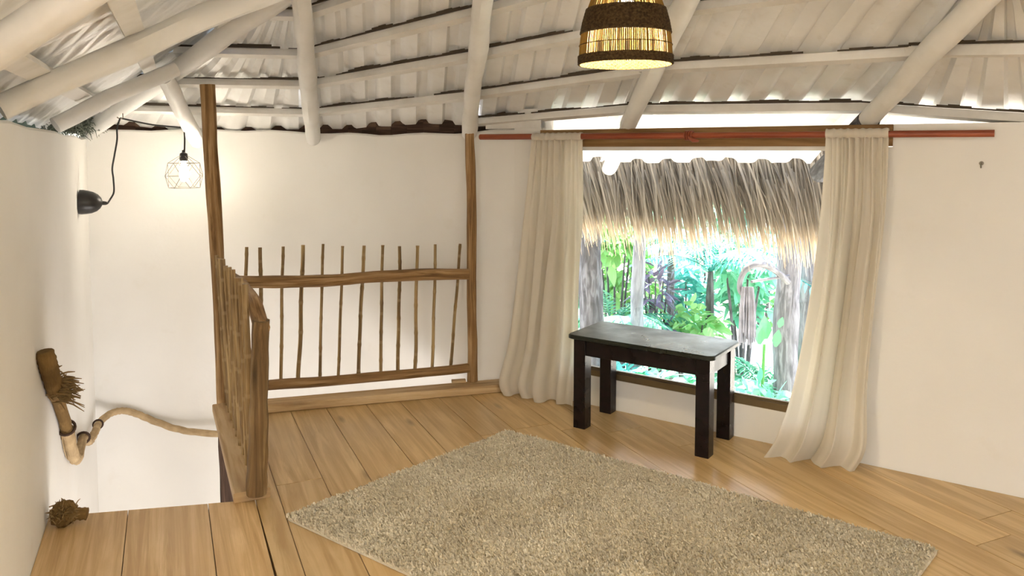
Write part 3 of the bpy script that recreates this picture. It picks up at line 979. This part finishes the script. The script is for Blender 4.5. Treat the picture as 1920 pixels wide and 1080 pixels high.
curtain('cream cotton curtain hanging left of the window, by the log railing', wp(-.2, .1, 0),
        [(0, -.366, .088, 1.694), (.3, -.415, .10, 1.19), (.55, -.45, .11, .78), (.78, -.495, .15, .36), (.93, -.545, .19, .11), (1, -.535, .155, .006)],
        [(0, -.008, .088, 1.694), (.3, -.006, .085, 1.19), (.55, -.004, .09, .78), (.78, .0, .10, .36), (.93, -.02, .12, .11), (1, -.045, .10, .006)],
        [(4.0, .036, .6, .12), (2.0, .018, 1.9, .3), (9, .012, 0, -1.1), (15, .006, 1, -.35)], 3.3)
curtain('cream cotton curtain hanging right of the window, swept aside at its hem', wp(1.5, .1, 0),
        [(0, 1.398, .088, 1.692), (.25, 1.387, .10, 1.28), (.5, 1.353, .13, .84), (.75, 1.302, .19, .41), (.91, 1.235, .215, .14), (1, 1.165, .205, .006)],
        [(0, 1.685, .088, 1.692), (.25, 1.682, .09, 1.28), (.5, 1.650, .105, .84), (.75, 1.632, .13, .43), (.91, 1.640, .16, .15), (1, 1.585, .13, .006)],
        [(3.0, .038, 2.2, .10), (1.5, .02, .4, .3), (8, .012, 0, -1.1), (14, .006, 1, -.35)], 8.1)

# ------------------------------------------------------------------ rope handrail
def smooth(pts, n=6, it=3):
    P = [Vector(p) for p in pts]; out = []
    for i in range(len(P) - 1):
        p0, p1, p2, p3 = P[max(i - 1, 0)], P[i], P[i + 1], P[min(i + 2, len(P) - 1)]
        for k in range(n):
            t = k / n
            out.append(.5 * ((2 * p1) + (p2 - p0) * t + (2 * p0 - 5 * p1 + 4 * p2 - p3) * t * t + (-p0 + 3 * p1 - 3 * p2 + p3) * t ** 3))
    out.append(P[-1])
    return out
def lwp(y, off, z): return Vector((lw(y) + off * .92, y + off * .391, z))
rope = tag(empty('rope_handrail', (-2.3, 4.2, .2)), 'thick jute rope handrail slung along the white walls down the stairs', 'rope')
def pxy(px, py, Y): return Vector(((px - 960) / 1450 * Y * (1 + (py - 371) / 1450 * .0629), Y, 1.6 - (py - 280) / 1450 * Y * 1.0))
def onleft(px, py, off=.03):
    """a point `off` metres in front of the left wall"""
    k = (px - 960) / 1450 * (1 + (py - 371) / 1450 * .0629)
    # X = k Y ; wall: X = -.635 - .425 Y + 1.087*off
    Y = (-.56 + 1.095 * off) / (k + .4455)
    return pxy(px, py, Y)
up = [onleft(82, 663, .03), onleft(86, 680, .035), onleft(91, 700, .035), onleft(99, 730, .035), onleft(106, 755, .03), onleft(117, 790, .03), onleft(124, 815, .03)]
s1 = smooth(up)
m = MB(); m.tube(s1, [.026 + .009 * (1 if i < 20 else max(0, 1 - (i - 20) / 6)) * [.35, .68, .88, .97][min(i, 3)] for i in range(len(s1))], 12, .08, True, .07, 3, .11)
m.build('upper_rope', M['rope_dark'], rope, True)
lowp = [onleft(124, 815, .03), onleft(129, 842, .03), onleft(136, 868, .032), onleft(143, 874, .034), onleft(149, 855, .03), onleft(155, 829, .03)]
s2 = smooth(lowp)
m = MB(); m.tube(s2, [.032 - .009 * i / len(s2) for i in range(len(s2))], 12, .05, True, .09, 3, .10)
m.build('sagging_rope', M['rope'], rope, True)
far = [onleft(155, 829, .03), onleft(162, 838, .035), onleft(168, 837, .032), pxy(178, 818, 4.95), pxy(184, 803, 5.18), pxy(203, 786, 5.36), pxy(227, 779, 5.425), pxy(252, 784, 5.455), pxy(285, 798, 5.49), pxy(325, 813, 5.515), pxy(365, 821, 5.525), pxy(412, 824, 5.535), pxy(455, 822, 5.535)]
s3 = smooth(far)
m = MB(); m.tube(s3, .0235, 12, .03, True, .11, 3, .10)
m.build('far_rope', M['rope'], rope, True)
def ringat(c, axis, r, t, mat, name, parent):
    ax = Vector(axis).normalized(); u = ax.orthogonal().normalized(); v = ax.cross(u)
    m = MB(); m.tube([Vector(c) + (u * cos(a) + v * sin(a)) * r for a in [i * 2 * pi / 18 for i in range(19)]], t, 6, 0, False)
    return m.build(name, M[mat], parent, True)
ringat(s1[-2], s1[-1] - s1[-4], .037, .007, 'darkpost', 'clamp_ring', rope)
ringat(s2[-2], s2[-1] - s2[-4], .033, .007, 'darkpost', 'clamp_ring', rope)
ringat(s3[23], s3[24] - s3[21], .030, .006, 'darkpost', 'clamp_ring', rope)
m = MB(); m.tube(smooth([onleft(114, 815, .008), onleft(116, 842, .008), onleft(123, 870, .008), onleft(131, 878, .01)]), .0024, 6, 0)
m.build('thin_string', M['rope'], rope, True)
# frayed tail on the wrapped end
m = MB(); rr = random.Random(5)
c0 = Vector(s1[19])
for k in range(120):
    d = Vector((rr.uniform(.5, 1), rr.uniform(-.3, .2), rr.uniform(-.35, .22))).normalized(); L = rr.uniform(.04, .105)
    o0 = c0 + Vector((rr.gauss(.01, .018), rr.gauss(0, .015), rr.gauss(0, .03)))
    m.tube([o0, o0 + d * L * .5 + Vector((0, 0, .004)), o0 + d * L + Vector((0, 0, rr.uniform(-.02, .012)))], [.0042, .004, .0016], 4, 0, False)
fr = m.build('frayed_tail', M['frayed'], rope, True); fr['kind'] = 'stuff'

kn = tag(empty('rope_knot', (-1.93, 3.2, 0)), 'brown frayed rope knot lying on the floor edge by the left wall', 'rope knot')
m = MB()
kb = Vector((-1.925, 3.215, .048))
m.tube(smooth([kb + Vector((-.02, -.01, -.01)), kb + Vector((-.005, .0, .025)), kb + Vector((.03, .01, .02)), kb + Vector((.03, -.015, -.02)), kb + Vector((-.005, -.02, -.02)), kb + Vector((-.02, .005, .012))]), .022, 12, .35, True, .18, 3, .05)
m.build('coil', M['rope_dark'], kn, True)
m = MB(); m.tube(smooth([kb + Vector((.02, .005, -.005)), kb + Vector((.06, .012, -.008)), kb + Vector((.098, .02, -.012))]), [.026] * 6 + [.024] * 6 + [.022], 10, .2, True, .1, 3, .07)
m.build('rope_end', M['rope_dark'], kn, True)
m = MB()
for k in range(800):
    d = Vector((rr.gauss(.2, 1), rr.gauss(0, .8), rr.gauss(.3, .8))).normalized(); L = rr.uniform(.014, .036)
    o0 = kb + Vector((rr.gauss(.01, .02), rr.gauss(0, .015), rr.gauss(0, .012)))
    q = o0 + d * L; q.z = max(q.z, .004)
    m.tube([o0, (o0 + q) / 2 + Vector((0, 0, .003)), q], [.003, .0026, .0012], 4, 0, False)
fr = m.build('loose_fibres', M['frayed'], kn, True); fr['kind'] = 'stuff'

# ------------------------------------------------------------------ lamps
# dome shade on the left wall
dy = 4.80; dc = lwp(dy, .004, 1.6 - (380 - 281) / 1450 * dy)
dome = tag(empty('dome_lamp', dc), 'black metal dome lampshade mounted sideways on the left wall', 'wall lamp')
axis = Vector((.92, .391, -.08)).normalized()
Mx = Matrix.Translation(dc) @ axis.to_track_quat('Z', 'Y').to_matrix().to_4x4()
m = MB(); R_ = .076
prof_ = [(R_ - .003, .0), (R_, .0), (R_ + .001, .02), (R_ * .97, .045), (R_ * .88, .075), (R_ * .70, .102), (R_ * .45, .120), (R_ * .22, .128), (.012, .130)]
m.lathe(prof_, 36, Mx); m.build('shade', M['black'], dome, True)
m = MB(); m.lathe([(.012, .128), (.013, .136), (.011, .15), (.007, .158), (.004, .160), (.0005, .160)], 16, Mx); m.build('cord_grip', M['black'], dome, True)
g0 = Mx @ Vector((0, 0, .158))
# cage pendant
pc = pxy(344, 327, 5.18)
cage = tag(empty('cage_pendant', pc), 'small geometric wire cage pendant with a bare glowing bulb over the stairs', 'pendant lamp')
sc = 5.18 / 1450
hook1 = pxy(224, 222, 5.05); hook2 = pxy(344, 240, 5.18)
cd = smooth([g0, pxy(205, 374, 4.93), pxy(212, 360, 4.95), pxy(211, 335, 4.96), pxy(209, 316, 4.97), pxy(213, 292, 4.98), pxy(218, 262, 5.0), pxy(218, 240, 5.02), hook1])
m = MB(); m.tube(cd, .0055, 8, 0); 
m.tube(smooth([hook1, hook1.lerp(hook2, .5) + Vector((0, 0, -.012)), hook2]), .0055, 8, 0)
m.tube(smooth([hook2, pxy(345, 262, 5.18), pxy(344.5, 290, 5.18)]), .0055, 8, 0)
m.build('cord', M['cord'], cage, True)
for hk in (hook1, hook2):
    m = MB(); m.tube([hk + Vector((-.02, 0, .006)), hk + Vector((.0, -.004, -.008)), hk + Vector((.018, 0, .004)), hk + Vector((.012, .01, .03))], .004, 6); m.build('hook', M['steel'], cage, True)
rz = lambda y: 1.6 - (y - 281) / 1450 * 5.18
m = MB(); m.lathe([(.001, rz(282)), (.010, rz(283)), (.010, rz(287)), (.024, rz(289)), (.027, rz(296)), (.026, rz(301)), (.020, rz(303)), (.001, rz(303))], 20, Matrix.Translation((pc.x, pc.y, 0))); m.build('socket', M['black'], cage, True)
m = MB()
NS = 6
def ring6(r, y, ph): return [Vector((pc.x + r * cos(2 * pi * (k + ph) / NS + .25), pc.y + r * sin(2 * pi * (k + ph) / NS + .25), rz(y))) for k in range(NS)]
r0, r1, r2, r3 = ring6(.028, 294, 0), ring6(.100, 307, 0), ring6(.125, 330.5, .5), ring6(.098, 353, 0)
def w(a, b): m.tube([a, b], .0019, 6, 0, False)
for k in range(NS):
    k2 = (k + 1) % NS
    w(r0[k], r1[k]); w(r1[k], r1[k2]); w(r1[k], r2[k]); w(r1[k2], r2[k]); w(r2[k], r3[k]); w(r2[k], r3[k2]); w(r3[k], r3[k2])
    if k % 2 == 0: w(r2[k], r2[k - 1])
m.build('wire_cage', M['wire'], cage, True)
m = MB(); m.lathe([(.001, rz(303)), (.013, rz(303)), (.016, rz(309)), (.026, rz(317)), (.032, rz(325)), (.030, rz(333)), (.018, rz(340)), (.001, rz(342))], 24, Matrix.Translation((pc.x, pc.y, 0))); bo = m.build('bulb', M['bulb2'], cage, True)
def point(name, loc, e, col, r):
    d = bpy.data.lights.new(name, 'POINT'); d.energy = e; d.color = col; d.shadow_soft_size = r
    o = bpy.data.objects.new(name, d); COL.objects.link(o); o.location = loc
    return o
point('cage_bulb_light', (pc.x, pc.y - .0, rz(326)), 54.0, (1.0, .89, .74), .034)

# woven pendant
lc = Vector((.334, 2.30, 1.848))
lamp = tag(empty('woven_pendant', lc), 'woven cane pendant lampshade with two dark brown bands, hanging from the roof', 'pendant lamp')
PR = [(.0, .1345), (.03, .1345), (.06, .1325), (.092, .1285), (.125, .122), (.160, .112), (.19, .101), (.22, .087), (.245, .069), (.262, .046)]
def pr(z):
    for i in range(len(PR) - 1):
        if z <= PR[i + 1][0]: 
            t = (z - PR[i][0]) / (PR[i + 1][0] - PR[i][0]); return PR[i][1] + (PR[i + 1][1] - PR[i][1]) * t
    return PR[-1][1]
m = MB(); rr = random.Random(11)
for k in range(150):
    a = 2 * pi * k / 150 + rr.uniform(-.008, .008); w_ = .0021 * rr.uniform(.8, 1.05)
    ta = Vector((-sin(a), cos(a), 0)); ra_ = Vector((cos(a), sin(a), 0))
    base = len(m.v)
    zl = [p[0] for p in PR]
    for z in zl:
        c = lc + ra_ * (pr(z)) + Vector((0, 0, z)); q = w_ * min(1, pr(z) / .11)
        m.v += [tuple(c - ta * q), tuple(c + ra_ * q), tuple(c + ta * q), tuple(c - ra_ * q)]
    for i in range(len(zl) - 1):
        for j in range(4):
            j2 = (j + 1) % 4
            m.face([base + i * 4 + j, base + i * 4 + j2, base + (i + 1) * 4 + j2, base + (i + 1) * 4 + j])
st = m.build('cane_sticks', M['sticks'], lamp); st['kind'] = 'stuff'
def bandm(z0, z1):
    m = MB(); nz = int((z1 - z0) / .0045); 
    for i in range(nz + 1):
        z = z0 + (z1 - z0) * i / nz; r = pr(z)
        pts = [lc + Vector((cos(t) * (r + .0028 * (1 if (k + i) % 2 else -1) * .5 + .0016), sin(t) * (r + .0028 * (1 if (k + i) % 2 else -1) * .5 + .0016), z)) for k, t in enumerate([q * 2 * pi / 90 for q in range(91)])]
        m.tube(pts, .0034, 6, 0, False)
    return m
bandm(.003, .024).build('lower_band', M['band'], lamp, True)
bandm(.092, .160).build('wide_band', M['band'], lamp, True)
for z in (.056, .195):
    m = MB(); m.tube([lc + Vector((cos(t) * (pr(z) + .003), sin(t) * (pr(z) + .003), z)) for t in [q * 2 * pi / 60 for q in range(61)]], .0014, 5, 0, False); m.build('binding_cord', M['band'], lamp, True)
m = MB(); m.lathe([(.048, .258), (.03, .268), (.012, .272), (.001, .272)], 24, Matrix.Translation(lc)); m.build('top_cap', M['band'], lamp, True)
m = MB(); m.tube([lc + Vector((0, 0, .27)), lc + Vector((0, 0, .48))], .004, 8); m.build('cord', M['cord'], lamp, True)
m = MB(); m.lathe([(.001, .255), (.018, .255), (.020, .215), (.017, .205), (.001, .205)], 16, Matrix.Translation(lc)); m.build('socket', M['black'], lamp, True)
m = MB(); m.lathe([(.001, .206), (.014, .205), (.018, .192), (.030, .172), (.033, .158), (.028, .142), (.015, .132), (.001, .129)], 24, Matrix.Translation(lc)); m.build('bulb', M['bulb'], lamp, True)
point('woven_bulb_light', lc + Vector((0, 0, .078)), 17.0, (1.0, .80, .50), .036)

# added unseen lamp under the loft that brightens the stairwell walls
m = MB(); m.lathe([(.001, -.06), (.025, -.045), (.03, -.02), (.015, .02), (.012, .05), (.001, .05)], 16, Matrix.Translation((-.75, 3.3, -.9))); m.build('fill_bulb', M['bulb2'], floor_o, True)
m = MB(); m.tube([(-.75, 3.3, -.85), (-.75, 3.3, -.14)], .004, 6); m.build('fill_bulb_cord', M['cord'], floor_o, True)
point('stairwell_fill_light', (-.75, 3.3, -1.75), 42.0, (1.0, .95, .93), .45)

# added unseen fill lamp behind the viewpoint, black dome keeping light off the roof
bl2 = Vector((.25, -.55, 2.16))
m = MB(); m.lathe([(.150, .0), (.148, .03), (.13, .07), (.09, .10), (.03, .115), (.001, .116)], 28, Matrix.Translation(bl2)); m.build('fill_lamp_shade', M['black'], ceil, True)
m = MB(); m.tube([bl2 + Vector((0, 0, .11)), bl2 + Vector((0, 0, .42))], .004, 6); m.build('fill_lamp_cord', M['cord'], ceil, True)
point('room_fill_light', bl2 + Vector((0, 0, -.012)), 7.0, (1.0, .88, .66), .05)

# wall hook on the right
hk = Vector(wp(2.065, .0, 1.535))
hook = tag(empty('wall_hook', hk), 'small metal screw hook in the bare wall right of the curtain', 'hook')
dvec = Vector((-N.x, -N.y, 0))
m = MB(); m.tube(smooth([hk - dvec * .01, hk + dvec * .02, hk + dvec * .03 + Vector((0, 0, -.010)), hk + dvec * .022 + Vector((0, 0, -.020)), hk + dvec * .010 + Vector((0, 0, -.014))], 4), .0032, 8); m.build('hook_shank', M['steel'], hook, True)
m = MB(); m.lathe([(.001, .004), (.009, .003), (.010, 0)], 14, Matrix.Translation(hk) @ dvec.to_track_quat('Z', 'Y').to_matrix().to_4x4()); m.build('wall_plug', M['steel'], hook, True)

# ------------------------------------------------------------------ outside: thatch, ground, garden
def attr_mesh(name, V, F, tones, mat, parent=None, uvs=None):
    me = bpy.data.meshes.new(name); me.from_pydata(V, [], F); me.materials.append(mat)
    at = me.attributes.new('tone', 'FLOAT', 'FACE'); at.data.foreach_set('value', tones)
    if uvs:
        ul = me.uv_layers.new(name='uv'); ul.data.foreach_set('uv', [c for q in uvs for c in q])
    o = bpy.data.objects.new(name, me); COL.objects.link(o)
    if parent:
        o.parent = parent; o.matrix_parent_inverse = Matrix.Translation(-Vector(parent.location))
    return o

th = tag(empty('thatch_fringe', wp(.8, -1.3, 1.5)), 'shaggy dry palm thatch fringe hanging outside the window under the eave', 'thatch')
V, F, T, U = [], [], [], []
rr = random.Random(21)
for k in range(5200):
    a = rr.uniform(-1.6, 3.6); b = -1.22 - rr.uniform(0, .42)
    z = 1.75 - rr.uniform(0, .42) * (1 if rr.random() < .6 else .3); L = rr.uniform(.38, .95)
    zb = .85 + .09 * noise.noise(Vector((a * 2.2, 0, 0))) + .05 * noise.noise(Vector((a * 7, 3, 0))) + rr.gauss(0, .085)
    L = min(L, z - zb)
    if L < .15: continue
    w_ = rr.uniform(.003, .0105); lean = rr.gauss(.30, .14) + .22 * noise.noise(Vector((a * 1.4, 5, 0))); tw = rr.uniform(-.9, .9)
    tone = rr.random() * .7 + .3 * (noise.noise(Vector((a * 5, 9, 0))) * .5 + .5)
    base = len(V); ns = 5
    for i in range(ns + 1):
        t = i / ns
        aa = a + lean * L * (t - .45 * t * t); zz = z - L * t; bb = b - .10 * t * t + .02 * sin(t * 4 + k)
        ww = w_ * (1 - .85 * t ** 2) 
        for sgn in (-1, 1):
            V.append(wp(aa + sgn * ww * cos(tw), bb + sgn * ww * sin(tw), zz))
    for i in range(ns):
        F.append((base + 2 * i, base + 2 * i + 1, base + 2 * i + 3, base + 2 * i + 2)); T.append(tone)
        t0, t1 = i / ns, (i + 1) / ns
        # u tells how near the hem of the fringe the strand is
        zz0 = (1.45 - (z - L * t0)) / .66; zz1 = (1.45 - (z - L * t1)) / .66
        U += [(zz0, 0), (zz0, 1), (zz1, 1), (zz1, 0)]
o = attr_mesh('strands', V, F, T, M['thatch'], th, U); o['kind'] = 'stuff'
m = MB(); m.tube([wp(-1.7, -1.42, 1.70), wp(3.7, -1.42, 1.70)], .04, 10, .1); m.build('carrying_pole', M['trunk_dark'], th, True)
# packed butt ends of the fronds above the pole
m = MB(); m.grid(lambda i, j: wp(-1.6 + 5.2 * j, -1.60 - .5 * i, 1.66 + .30 * i + .02 * noise.noise(Vector((j * 40, i * 3, 0)))), 4, 60)
m.build('thatch_slope', M['darkpost'], th, True)

GZ = -1.4
m = MB()
def gfn(i, j):
    a = -9 + 22 * j; b = -.9 - 28 * i ** 1.5
    p = wp(a, b, 0)
    z = GZ + .12 * noise.noise(Vector((p[0] * .6, p[1] * .6, 0))) if i > 0.01 else GZ - 1.2
    return (p[0], p[1], z)
m.grid(gfn, 30, 40)
gr = m.build('ground', M['ground'], None, True); gr['kind'] = 'structure'
m = MB(); m.grid(lambda i, j: (-40 + 80 * i, -40 + 80 * j, -2.8), 4, 4); g2 = m.build('ground', M['ground']); g2['kind'] = 'structure'

def leaf_add(V, F, T, base, d, L, w_, droop, tone, up=Vector((0, 0, 1)), ns=3, roll=0.0):
    d = d.normalized(); side = d.cross(up)
    side = side.normalized() if side.length > 1e-3 else Vector((1, 0, 0))
    nn = side.cross(d)
    side = side * cos(roll) + nn * sin(roll)
    b = len(V); p = Vector(base)
    prof_ = [.25, 1.0, .8, .08] if ns == 3 else [.5, 1, .1]
    for i in range(ns + 1):
        t = i / ns
        q = Vector(base) + d * L * t + Vector((0, 0, -droop * L * t * t))
        ww = w_ * prof_[i]
        V.append(tuple(q - side * ww)); V.append(tuple(q + side * ww))
    for i in range(ns):
        F.append((b + 2 * i, b + 2 * i + 1, b + 2 * i + 3, b + 2 * i + 2)); T.append(tone)

def ppx(px, Y, z): return Vector(((px - 960) / 1450 * Y, Y, z))

def bush(name, c, rx, rz, n, L, w_, mat, label, seed, group=None, stems=5):
    c = Vector(c); rr = random.Random(seed); V, F, T = [], [], []
    root = tag(empty(name, (c.x, c.y, GZ)), label, 'shrub', group)
    for k in range(n):
        u = Vector((rr.gauss(0, 1), rr.gauss(0, 1), rr.gauss(0, 1))).normalized() * rr.uniform(.35, 1) ** .5
        clump = .75 + .5 * noise.noise(Vector((u.x * 2.4, u.y * 2.4, u.z * 2.4 + seed)))
        p = c + Vector((u.x * rx * clump, u.y * rx * clump, u.z * rz * clump))
        d = Vector((u.x, u.y, u.z * .4)) + Vector((rr.gauss(0, .7), rr.gauss(0, .7), rr.gauss(.1, .5)))
        leaf_add(V, F, T, p, d, L * rr.uniform(.6, 1.25), w_ * rr.uniform(.7, 1.2), rr.uniform(.1, .6), rr.random(), roll=rr.uniform(-.9, .9))
    o = attr_mesh('foliage', V, F, T, M[mat], root); o['kind'] = 'stuff'
    m = MB()
    for k in range(stems):
        a = 2 * pi * k / stems + seed
        m.tube([Vector((c.x + .05 * cos(a), c.y + .05 * sin(a), GZ - .1)), Vector((c.x + rx * .25 * cos(a), c.y + rx * .25 * sin(a), (GZ + c.z) / 2)), Vector((c.x + rx * .55 * cos(a), c.y + rx * .55 * sin(a), c.z + rz * .3))], [.022, .016, .008], 6, 0, False)
    m.build('stems', M['trunk_dark'], root, True)
    return root

def palm(name, c, nfr, L, mat, label, seed, group=None, leaflets=26, lw_=.016, ll=.30):
    c = Vector(c); rr = random.Random(seed); V, F, T = [], [], []
    root = tag(empty(name, (c.x, c.y, GZ)), label, 'palm', group)
    stems = MB()
    for k in range(nfr):
        a = 2 * pi * k / nfr + rr.uniform(-.3, .3); el = rr.uniform(.5, 1.25); LL = L * rr.uniform(.75, 1.15)
        dr = Vector((cos(a) * cos(el), sin(a) * cos(el), sin(el))); pts = []
        for i in range(leaflets + 1):
            t = i / leaflets
            pts.append(c + dr * LL * t + Vector((cos(a) * .25, sin(a) * .25, -.75)) * LL * t * t * .75)
        stems.tube(pts[::4] + [pts[-1]], .006, 5, 0, False)
        tone0 = rr.random() * .4
        for i in range(3, leaflets):
            t = i / leaflets; tg = (pts[i + 1] - pts[i]).normalized(); sd_ = tg.cross(Vector((0, 0, 1)))
            sd_ = sd_.normalized() if sd_.length > 1e-3 else Vector((1, 0, 0))
            for s_ in (-1, 1):
                d = sd_ * s_ + tg * .7 + Vector((0, 0, rr.uniform(-.15, .2)))
                leaf_add(V, F, T, pts[i], d, ll * (1 - .55 * t) * rr.uniform(.85, 1.1), lw_, .45, tone0 + rr.random() * .6, ns=2)
    o = attr_mesh('leaflets', V, F, T, M[mat], root); o['kind'] = 'stuff'
    stems.build('frond_stems', M[mat], root, True)
    m = MB(); m.tube([Vector((c.x, c.y, GZ - .1)), c + Vector((0, 0, -.3)), c], [.05, .045, .03], 8, .1); m.build('trunk', M['trunk_dark'], root, True)
    return root

# back hedge of shrubs and small trees
hedge = [(960, 10.3, -.2, 'leaf_mint', 'mint leafy bush standing behind the left curtain'),
         (850, 10.6, .1, 'leaf_teal', 'teal leafy bush standing behind the back wall beside the mint one'),
         (1010, 12.6, .6, 'leaf_lime', 'tall yellow-green tree crown behind the left curtain'),
         (1075, 10.4, -.35, 'leaf_mint', 'pale mint leafy bush behind the dark trunk at the window left'),
         (1180, 10.2, -.15, 'leaf_lime', 'yellow-green leafy bush behind the slim pale pole'),
         (1290, 10.6, -.45, 'leaf_teal', 'low teal leafy bush in the back of the garden middle'),
         (1400, 10.2, -.10, 'leaf_mint', 'tall mint leafy bush far behind the hanging rope tassel'),
         (1510, 10.5, -.40, 'leaf_lime', 'yellow-green leafy bush behind the right trunks'),
         (1620, 10.3, -.20, 'leaf_teal', 'teal leafy bush behind the right curtain edge'),
         (1120, 12.6, .55, 'leaf_teal', 'tall teal tree crown at the back, left under the thatch'),
         (1225, 12.9, .70, 'leaf_dark', 'deep green tree crown at the back, above the purple shrub'),
         (1330, 12.5, .60, 'leaf_mint', 'mint tree crown at the back, under the middle of the thatch'),
         (1435, 12.8, .75, 'leaf_teal', 'teal tree crown at the back, above the driftwood loop'),
         (1545, 12.6, .60, 'leaf_dark', 'deep green tree crown at the back, right under the thatch')]
for k, (px, Yd, z, mt, lab) in enumerate(hedge):
    bush('garden_bush', ppx(px, Yd, z), .46 if Yd < 12 else .60, .85, 520, .20, .045, mt, lab, 100 + k, 'garden hedge bushes')
palm('feather_palm', ppx(1335, 8.3, .28), 15, 1.25, 'leaf_teal', 'teal feathery palm in the middle of the garden view', 41)
palm('feather_palm', ppx(1260, 9.4, .45), 12, 1.1, 'leaf_mint', 'mint feathery palm left of the garden middle, behind the pale pole', 43)
palm('feather_palm', ppx(1440, 7.3, -.75), 13, .75, 'leaf_mint', 'low mint fern palm at the bottom right of the window', 47, ll=.24)
palm('feather_palm', ppx(1150, 8.0, -.25), 12, .9, 'leaf_mint', 'mint fern palm at the lower left of the window view', 48, ll=.26)
bush('purple_shrub', ppx(1232, 8.2, .12), .24, .32, 90, .20, .024, 'leaf_purple', 'dark purple long-leaved shrub beside the pale pole', 51)
bush('purple_shrub', ppx(1245, 7.9, -.35), .22, .22, 70, .19, .022, 'leaf_purple', 'dark purple low shrub below the taller purple shrub', 52)
bush('lime_shrub', ppx(1155, 8.6, .62), .36, .34, 200, .17, .05, 'leaf_lime', 'lime green shrub under the thatch at the window left', 53)
bush('lime_shrub', ppx(1300, 8.0, -.28), .42, .30, 190, .18, .045, 'leaf_lime', 'lime green shrub low in the garden middle behind the table', 54)
bush('mint_shrub', ppx(1395, 8.8, .35), .45, .45, 240, .2, .045, 'leaf_mint', 'mint green shrub behind the hanging bleached rope', 55)
bush('ground_cover', ppx(1255, 6.9, -.62), .55, .30, 520, .15, .03, 'leaf_mint', 'low mint ground cover just below the window glass', 56)
bush('ground_cover', ppx(1425, 6.2, -.55), .42, .30, 320, .17, .03, 'leaf_mint', 'low leafy ground cover behind the right table legs', 57)

bush('ground_cover', ppx(1140, 7.1, -.60), .42, .30, 420, .15, .03, 'leaf_teal', 'low teal ground cover behind the left table legs', 58)
def tree_trunk(name, px, Y, r, z1, mat, label, seed, lean=0.0):
    b = ppx(px, Y, GZ - .1); m = MB(); n = 26
    pts = [b + Vector((lean * t + .03 * noise.noise(Vector((t * 4, seed, 0))), 0, (z1 - b.z) * t)) for t in [i / n for i in range(n + 1)]]
    m.tube(pts, [r * (1.15 - .25 * i / n) * (1 + .12 * noise.noise(Vector((i * .5, seed, 2)))) for i in range(n + 1)], 14, .22, seed=seed)
    o = m.build(name, M[mat], None, True, loc=tuple(b))
    return tag(o, label, 'trunk')
tree_trunk('garden_post', 1199, 7.4, .062, 2.3, 'pale_pole', 'slim pale grey pole standing in the garden left of centre', 1.1)
tree_trunk('tree_trunk', 1108, 7.0, .10, 2.3, 'trunk_dark', 'rough dark grey tree trunk at the left edge of the window', 2.2)
tree_trunk('tree_trunk', 1478, 6.9, .10, 2.3, 'trunk', 'rough pale grey tree trunk at the right of the window', 3.3, .05)
tree_trunk('tree_trunk', 1522, 7.4, .085, 2.3, 'trunk', 'smooth pale trunk partly hidden by the right curtain', 4.4)
# big upright leaves by the right trunk
bl = tag(empty('broad_leaf_plant', ppx(1432, 6.6, GZ)), 'plant with a few big upright bright green leaves by the right trunk', 'plant')
for i, (px, py, L, w_) in enumerate([(1437, 640, .36, .075), (1425, 650, .30, .06), (1455, 655, .26, .05), (1462, 618, .16, .035)]):
    V, F, T = [], [], []
    b = pxy(px, py, 6.6 - .05 * i); leaf_add(V, F, T, b, Vector((.12 * (i - 1), -.1, 1)), L * .62, w_ * .8, .05, .5 + .1 * i, up=Vector((0, -1, 0.2)))
    attr_mesh('leaf', V, F, T, M['leaf_green'], bl)
m = MB(); m.tube([ppx(1432, 6.6, GZ - .1), pxy(1434, 650, 6.6)], [.02, .012], 8); m.build('stem', M['leaf_lime'], bl, True)
# driftwood loop with a bleached rope tassel
dl = tag(empty('rope_tassel', pxy(1405, 540, 6.3)), 'bleached rope tassel hanging from a bent driftwood loop outside', 'hanging ornament')
m = MB(); m.tube(smooth([pxy(1478, 530, 6.8), pxy(1450, 506, 6.5), pxy(1424, 497, 6.35), pxy(1402, 505, 6.3), pxy(1390, 525, 6.3), pxy(1388, 545, 6.3), pxy(1395, 556, 6.3)]), [.028] * 20 + [.024] * 17, 10, .15)
m.build('driftwood_loop', M['trunk'], dl, True)
m = MB(); m.tube([pxy(1410, 530, 6.35), pxy(1480, 519, 6.75)], .012, 8, .1); m.build('cross_stick', M['trunk'], dl, True)
m = MB(); rr = random.Random(9)
for k in range(60):
    x = rr.uniform(1388, 1418); dY = 6.3 + rr.uniform(-.05, .05)
    y1 = rr.uniform(625, 658)
    m.tube([pxy(1403 + (x - 1403) * .7, 540, dY), pxy(x, 580, dY), pxy(x + rr.uniform(-3, 3), y1, dY)], [.008, .0075, .006], 5, 0, True, seed=k)
t_ = m.build('rope_strands', M['mop'], dl, True); t_['kind'] = 'stuff'
